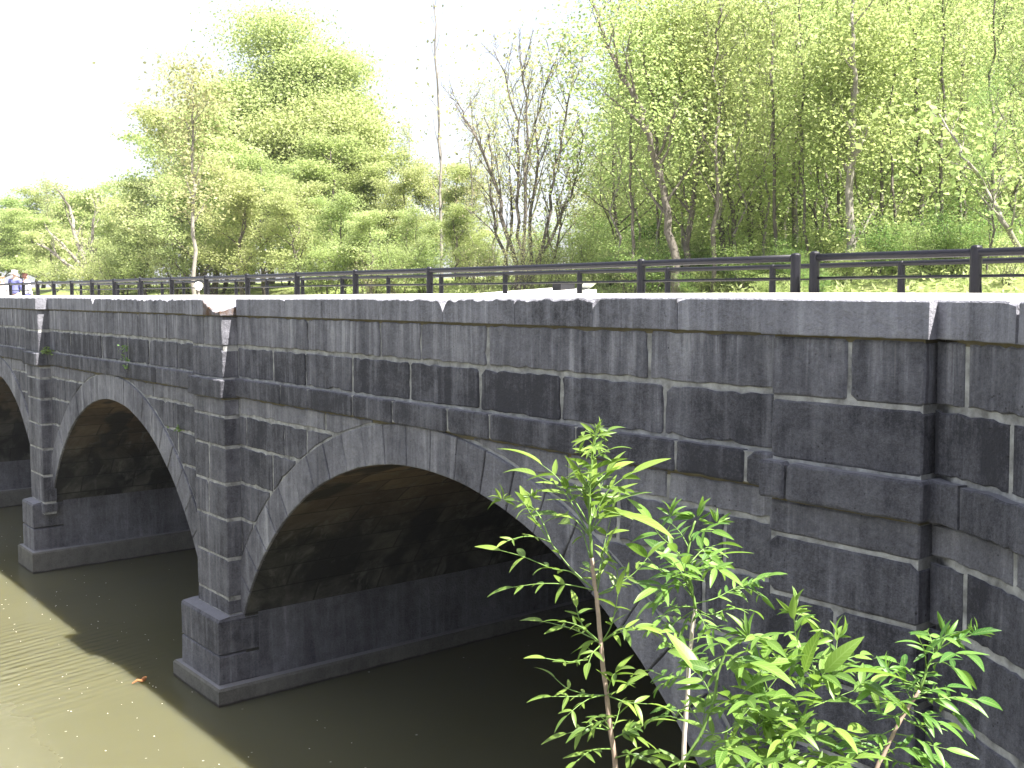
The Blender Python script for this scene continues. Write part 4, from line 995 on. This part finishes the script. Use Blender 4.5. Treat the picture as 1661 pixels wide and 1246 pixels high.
sapling('tallest leafy sapling, its brown stem standing left of the other saplings', [(1006, 1330), (998, 1246), (988, 1160), (978, 1080), (971, 1000), (962, 930), (960, 905), (956, 850), (955, 790), (961, 740), (966, 708)], 2.35, .0062, 6, [
    ([(966, 958), (925, 925), (900, 925), (850, 903), (812, 893)], 7, 46), ([(966, 958), (925, 922), (893, 880), (872, 850), (862, 828)], 5, 48),
    ([(893, 880), (878, 840), (862, 820), (835, 812)], 9, 26), ([(872, 850), (858, 830), (850, 815)], 5, 34),
    ([(955, 865), (930, 820), (910, 790), (870, 772)], 7, 66), ([(955, 850), (925, 800), (900, 770), (880, 755)], 5, 78),
    ([(957, 870), (930, 838), (905, 835)], 5, 62), ([(957, 905), (945, 860), (925, 850)], 3, 58), ([(956, 850), (975, 810), (1000, 800)], 5, 66),
    ([(956, 850), (985, 795), (1012, 775), (1025, 768)], 5, 60), ([(957, 865), (985, 830), (1010, 835)], 3, 84), ([(956, 840), (952, 800), (945, 785)], 5, 52),
    ([(955, 800), (975, 775), (990, 765)], 5, 58), ([(955, 790), (940, 765), (940, 755)], 5, 42), ([(961, 745), (950, 735), (945, 728)], 5, 32), ([(961, 745), (975, 735), (988, 730)], 5, 34), ([(964, 715), (958, 702), (950, 700)], 3, 34), ([(964, 715), (978, 704), (985, 700)], 3, 34),
    ([(968, 965), (1000, 950), (1030, 930), (1050, 905)], 7, 42), ([(968, 965), (995, 958), (1003, 930), (995, 915)], 7, 40),
    ([(976, 1042), (950, 1030), (925, 1018), (880, 1008)], 7, 40), ([(976, 1042), (950, 1025), (938, 1000), (935, 985)], 7, 38), ([(976, 1042), (990, 1020), (998, 990), (1002, 965)], 7, 44), ([(976, 1042), (1000, 1026), (1030, 1022)], 5, 52),
    ([(976, 1045), (950, 1070), (925, 1075), (885, 1068)], 7, 36), ([(976, 1045), (960, 1060), (955, 1075)], 3, 44), ([(984, 1128), (955, 1128), (920, 1118), (900, 1100)], 5, 46), ([(984, 1128), (940, 1130), (895, 1130)], 5, 36),
    ([(984, 1128), (1010, 1118), (1025, 1098)], 5, 54), ([(984, 1128), (1015, 1140), (1050, 1142)], 7, 44), ([(990, 1185), (960, 1180), (920, 1190)], 7, 40), ([(990, 1185), (970, 1170), (950, 1180)], 5, 38),
    ([(992, 1200), (1020, 1185), (1045, 1175)], 7, 46), ([(994, 1215), (960, 1215), (935, 1235)], 7, 48), ([(996, 1230), (1025, 1222), (1050, 1230)], 7, 46), ([(990, 1190), (1000, 1170), (1005, 1150)], 5, 46)],
    21, tops=[(966, 706, 34), (815, 812, 24), (862, 808, 24)])
sapling('pale-stemmed leafy sapling, second from the left', [(1098, 1330), (1108, 1246), (1112, 1170), (1118, 1080), (1126, 1000), (1128, 988), (1122, 955), (1116, 910), (1118, 870), (1128, 845)], 2.45, .0058, 5, [
    ([(1124, 970), (1100, 940), (1075, 930), (1050, 905)], 7, 56), ([(1122, 955), (1100, 920), (1080, 900)], 7, 58), ([(1118, 920), (1095, 890), (1070, 870), (1058, 850)], 7, 50), ([(1118, 915), (1140, 890), (1160, 885)], 7, 58),
    ([(1120, 940), (1145, 925), (1165, 920)], 5, 64), ([(1120, 930), (1145, 905), (1170, 900)], 5, 54), ([(1118, 890), (1105, 865), (1090, 850)], 7, 44), ([(1118, 880), (1135, 860), (1155, 862)], 7, 46),
    ([(1125, 980), (1160, 972), (1190, 955), (1225, 940)], 9, 44), ([(1190, 958), (1220, 945), (1245, 935)], 9, 32), ([(1126, 985), (1150, 1000), (1185, 985), (1215, 990)], 7, 44), ([(1126, 985), (1090, 985), (1060, 960)], 7, 42),
    ([(1126, 990), (1095, 1010), (1062, 1020)], 9, 34), ([(1126, 990), (1150, 1020), (1170, 1020)], 7, 38), ([(1120, 1060), (1090, 1050), (1070, 1035)], 7, 38), ([(1116, 1100), (1085, 1100), (1060, 1090)], 7, 40), ([(1116, 1100), (1140, 1080), (1160, 1070)], 7, 46), ([(1112, 1170), (1080, 1160), (1060, 1165)], 7, 42), ([(1120, 960), (1110, 935), (1112, 915)], 7, 62), ([(1120, 945), (1085, 955), (1060, 975)], 5, 52)],
    22, tops=[(1130, 842, 40), (1162, 850, 30), (1088, 838, 30)], brown=simple('pale_stem', (0.55, 0.47, 0.42), 0.7, 0.15, 40, 0.2, 0.002))
sapling('broad dark-stemmed sapling with the biggest leaves, in the middle of the clump', [(1085, 1330), (1105, 1246), (1135, 1195), (1158, 1135), (1166, 1090), (1178, 1055), (1200, 1040), (1215, 1035)], 2.1, .0046, 1, [
    ([(1158, 1140), (1145, 1110), (1135, 1095)], 5, 74), ([(1162, 1110), (1150, 1080), (1130, 1070)], 5, 70), ([(1178, 1060), (1165, 1040), (1150, 1030)], 5, 58), ([(1170, 1080), (1190, 1070), (1215, 1075)], 5, 74), ([(1200, 1040), (1225, 1030), (1245, 1040)], 7, 48),
    ([(1140, 1190), (1180, 1190), (1215, 1150), (1245, 1120), (1260, 1100)], 5, 78), ([(1180, 1190), (1205, 1200), (1230, 1215)], 7, 66), ([(1215, 1150), (1240, 1155), (1262, 1150)], 5, 72), ([(1135, 1195), (1165, 1210), (1190, 1215)], 5, 60), ([(1245, 1120), (1235, 1085), (1240, 1070)], 5, 66), ([(1140, 1180), (1120, 1150), (1115, 1140)], 5, 54), ([(1200, 1170), (1190, 1140), (1180, 1130)], 5, 64),
    ([(1215, 1230), (1250, 1232), (1270, 1240)], 7, 50), ([(1150, 1160), (1180, 1150), (1205, 1125)], 5, 66)], 23, tops=[(1216, 1035, 44)], brown=simple('dark_green_stem', (0.05, 0.09, 0.03), .5, .2, 30, .1), lw=.31)
sapling('green-stemmed sapling right of the broad one, with two upright shoots', [(1240, 1340), (1262, 1262), (1285, 1215), (1305, 1160), (1318, 1110), (1322, 1080)], 2.2, .0046, 1, [
    ([(1318, 1100), (1300, 1060), (1290, 1030), (1288, 1005)], 7, 50), ([(1318, 1100), (1345, 1080), (1356, 1060), (1358, 1040)], 7, 38), ([(1310, 1150), (1335, 1140), (1360, 1130), (1385, 1120)], 5, 88), ([(1385, 1122), (1400, 1122), (1425, 1128)], 3, 70),
    ([(1312, 1130), (1300, 1110), (1305, 1090)], 5, 82), ([(1320, 1085), (1340, 1095), (1365, 1092)], 5, 84), ([(1320, 1085), (1315, 1070), (1330, 1065)], 5, 62), ([(1300, 1170), (1270, 1150), (1255, 1140)], 5, 72), ([(1290, 1200), (1320, 1195), (1350, 1190), (1375, 1185)], 5, 78), ([(1272, 1240), (1310, 1225), (1345, 1205), (1370, 1198)], 5, 70), ([(1285, 1215), (1265, 1190), (1262, 1180)], 5, 56), ([(1290, 1010), (1305, 1000), (1315, 1010)], 5, 40), ([(1320, 1090), (1285, 1075), (1265, 1060)], 5, 66), ([(1345, 1080), (1370, 1070), (1385, 1065), (1395, 1062)], 5, 40), ([(1300, 1165), (1330, 1170), (1350, 1180)], 5, 60)], 24, tops=[(1287, 995, 40), (1358, 1035, 40)], brown=M_STEMG, lw=.31)
sapling('rightmost leafy sapling with a pinkish brown leaning stem', [(1385, 1330), (1422, 1246), (1442, 1205), (1462, 1165), (1482, 1135), (1492, 1120), (1503, 1085), (1520, 1055), (1535, 1035)], 2.3, .0052, 5, [
    ([(1492, 1115), (1460, 1100), (1430, 1090), (1405, 1085)], 9, 50), ([(1492, 1115), (1475, 1085), (1455, 1075)], 7, 44), ([(1503, 1085), (1500, 1055), (1490, 1035)], 7, 52), ([(1503, 1080), (1525, 1060), (1550, 1060), (1565, 1062)], 5, 62), ([(1520, 1055), (1545, 1040), (1575, 1030)], 7, 40), ([(1515, 1060), (1510, 1035), (1505, 1025)], 5, 46),
    ([(1486, 1130), (1520, 1135), (1550, 1130), (1585, 1135)], 9, 58), ([(1486, 1130), (1515, 1118), (1535, 1115)], 7, 44), ([(1475, 1145), (1440, 1140), (1410, 1140)], 7, 46), ([(1475, 1150), (1500, 1160), (1520, 1170)], 7, 60), ([(1465, 1165), (1490, 1180), (1530, 1175)], 7, 56), ([(1455, 1180), (1425, 1195), (1395, 1200)], 9, 48),
    ([(1445, 1200), (1470, 1215), (1500, 1225)], 7, 56), ([(1445, 1205), (1415, 1215), (1390, 1222)], 9, 44), ([(1435, 1225), (1465, 1240), (1490, 1245)], 7, 50), ([(1480, 1140), (1470, 1120), (1468, 1110)], 5, 46), ([(1450, 1190), (1480, 1195), (1510, 1210), (1535, 1215)], 7, 46), ([(1470, 1155), (1450, 1165), (1440, 1160)], 7, 50)], 25, tops=[(1535, 1035, 38), (1580, 1030, 26), (1440, 1085, 30)])

sapling('low leafy shoot at the bottom edge, between the two brown-stemmed saplings', [(1225, 1360), (1232, 1290), (1225, 1240), (1230, 1205), (1228, 1180)], 2.2, .0045, 1, [
    ([(1228, 1215), (1200, 1205), (1170, 1200)], 7, 56), ([(1228, 1210), (1260, 1195), (1290, 1195)], 7, 56), ([(1228, 1240), (1190, 1235), (1160, 1228)], 7, 60), ([(1228, 1235), (1265, 1228), (1300, 1225)], 7, 58), ([(1230, 1190), (1215, 1170), (1205, 1160)], 5, 52), ([(1230, 1190), (1250, 1170), (1262, 1165)], 5, 52),
    ([(1228, 1255), (1275, 1250), (1320, 1240)], 7, 60), ([(1228, 1255), (1180, 1258), (1130, 1240)], 7, 60), ([(1232, 1270), (1290, 1265), (1350, 1240), (1380, 1232)], 9, 56), ([(1228, 1265), (1140, 1262), (1090, 1235)], 9, 52)], 26, tops=[(1228, 1180, 40)], brown=M_STEMG)
# ------------------------------------------------------------------ people on the path, seen from behind
def person(label, px, d, htop, skin_c, hair_c, top_c, leg_c, face_dir, lean=0.0, seed=0, long_hair=False):
    p = at(px, 480, d); H = htop + 0.80; k = H / 1.75
    t = thing('person', label, 'person', (p.x, p.y, -0.80), 'walkers on the path')
    f = Vector(face_dir).normalized(); s = Vector((f.y, -f.x, 0)); O = Vector((p.x, p.y, -0.80))
    def W(a, b, c): return O + (s * a + f * (b + lean * c) + Vector((0, 0, c))) * k
    def skin(name, joints_, edges, radii, m, root=0, parent=t, lv=2):
        me = bpy.data.meshes.new(name); me.from_pydata([tuple(W(*j)) for j in joints_], edges, [])
        o = bpy.data.objects.new(name, me); COL.objects.link(o)
        md = o.modifiers.new('skin', 'SKIN'); sv = me.skin_vertices[0].data
        for i, r_ in enumerate(radii): sv[i].radius = (r_[0] * k, r_[1] * k) if hasattr(r_, '__len__') else (r_ * k, r_ * k)
        sv[root].use_root = True; md.use_smooth_shade = True
        ss = o.modifiers.new('sub', 'SUBSURF'); ss.levels = ss.render_levels = lv
        me.materials.append(m); o.parent = parent; o.matrix_parent_inverse = parent.matrix_basis.inverted(); return o
    J = [(0, 0, .95), (0, 0, 1.12), (0, .01, 1.32), (0, 0, 1.42), (0, .01, 1.5), (0, .02, 1.58), (0, .02, 1.69),
         (-.10, 0, .9), (-.11, .03, .5), (-.11, 0, .09), (-.11, .14, .03), (.10, 0, .9), (.11, -.03, .5), (.11, -.04, .09), (.11, .1, .03),
         (-.19, 0, 1.4), (-.25, .0, 1.13), (-.24, .10, .9), (-.23, .14, .82), (.19, 0, 1.4), (.25, .0, 1.13), (.24, .12, .92), (.23, .16, .84)]
    E = [(0, 1), (1, 2), (2, 3), (3, 4), (4, 5), (5, 6), (0, 7), (7, 8), (8, 9), (9, 10), (0, 11), (11, 12), (12, 13), (13, 14), (3, 15), (15, 16), (16, 17), (17, 18), (3, 19), (19, 20), (20, 21), (21, 22)]
    Rr = [.13, .12, .14, .1, .055, .085, .075, .085, .06, .042, .035, .085, .06, .042, .035, .05, .042, .033, .03, .05, .042, .033, .03]
    skin('body', J, E, Rr, simple('skin', skin_c, .6, .08, 20, 0))
    skin('shirt', [(0, 0, .88), (0, 0, 1.0), (0, 0, 1.15), (0, 0, 1.33), (0, 0, 1.42), (-.2, 0, 1.39), (-.255, 0, 1.13), (-.245, .09, .94), (.2, 0, 1.39), (.255, 0, 1.13), (.245, .1, .95)],
         [(0, 1), (1, 2), (2, 3), (3, 4), (4, 5), (5, 6), (6, 7), (4, 8), (8, 9), (9, 10)], [.165, .165, .155, .175, .13, .08, .062, .05, .08, .062, .05], simple('cloth_' + str(seed), top_c, .9, .1, 20, .2))
    skin('trousers', [(0, 0, .96), (-.1, 0, .86), (-.11, .03, .5), (-.11, 0, .12), (.1, 0, .86), (.11, -.03, .5), (.11, -.04, .12)], [(0, 1), (1, 2), (2, 3), (0, 4), (4, 5), (5, 6)], [.15, .115, .085, .07, .115, .085, .07], simple('legs_' + str(seed), leg_c, .9, .1, 20, .2))
    hj = [(0, -.02, 1.66), (0, -.01, 1.72)] + ([(0, -.05, 1.56)] if long_hair else [(0, -.04, 1.62)])
    skin('hair', hj, [(0, 1), (0, 2)], [.095, .07, .08], simple('hair_' + str(seed), hair_c, .8, .2, 30, .3))
    for sg in (-1, 1):
        mb = MB(); c = W(sg * .085, .02, 1.62); mb.tube([c - s * .012 * sg, c + s * .012 * sg], .025 * k, 8); mb.build('ear', simple('skin_ear', skin_c, .6, .05, 20, 0), t)
        mb = MB(); c = W(sg * .032, .105, 1.63); mb.tube([c, c + f * .01], .012 * k, 8); mb.build('eye', simple('eye', (.03, .02, .02), .3, .05, 20, 0), t)
    mb = MB(); mb.tube([W(0, .10, 1.63), W(0, .125, 1.595), W(0, .11, 1.58)], [.008, .016, .01], 6); mb.build('nose', simple('skin_nose', skin_c, .6, .05, 20, 0), t)
    return t
person('white-haired person in a blue jacket and pale trousers, middle of the group', 25.5, 37.0, .90, (.55, .38, .30), (.75, .73, .72), (.14, .15, .36), (.62, .58, .52), (-.6, .8, 0), seed=1)
person('person with reddish brown hair in a white top and blue trousers', 42.0, 37.6, .80, (.55, .38, .30), (.10, .04, .03), (.80, .80, .82), (.16, .17, .45), (-.3, .95, 0), seed=2, long_hair=True)
person('person in a white top and pale trousers, leftmost, turned to the others', 4.0, 36.5, .66, (.62, .42, .34), (.35, .24, .16), (.82, .78, .80), (.65, .62, .60), (.7, -.6, 0), seed=3)

# ------------------------------------------------------------------ air
mb = MB(); mb.box(-262, 92, -92, 262, -9, 60)
m, nt_, out = mat('hazy_air'); pv = N(nt_, 'ShaderNodeVolumePrincipled'); pv.inputs['Color'].default_value = (0.93, 0.95, 1.0, 1); pv.inputs['Density'].default_value = 0.00045; pv.inputs['Anisotropy'].default_value = 0.3
nt_.links.new(pv.outputs[0], out.inputs['Volume'])
hz = mb.build('haze', m); hz['kind'] = 'stuff'
sc.cycles.volume_bounces = 0
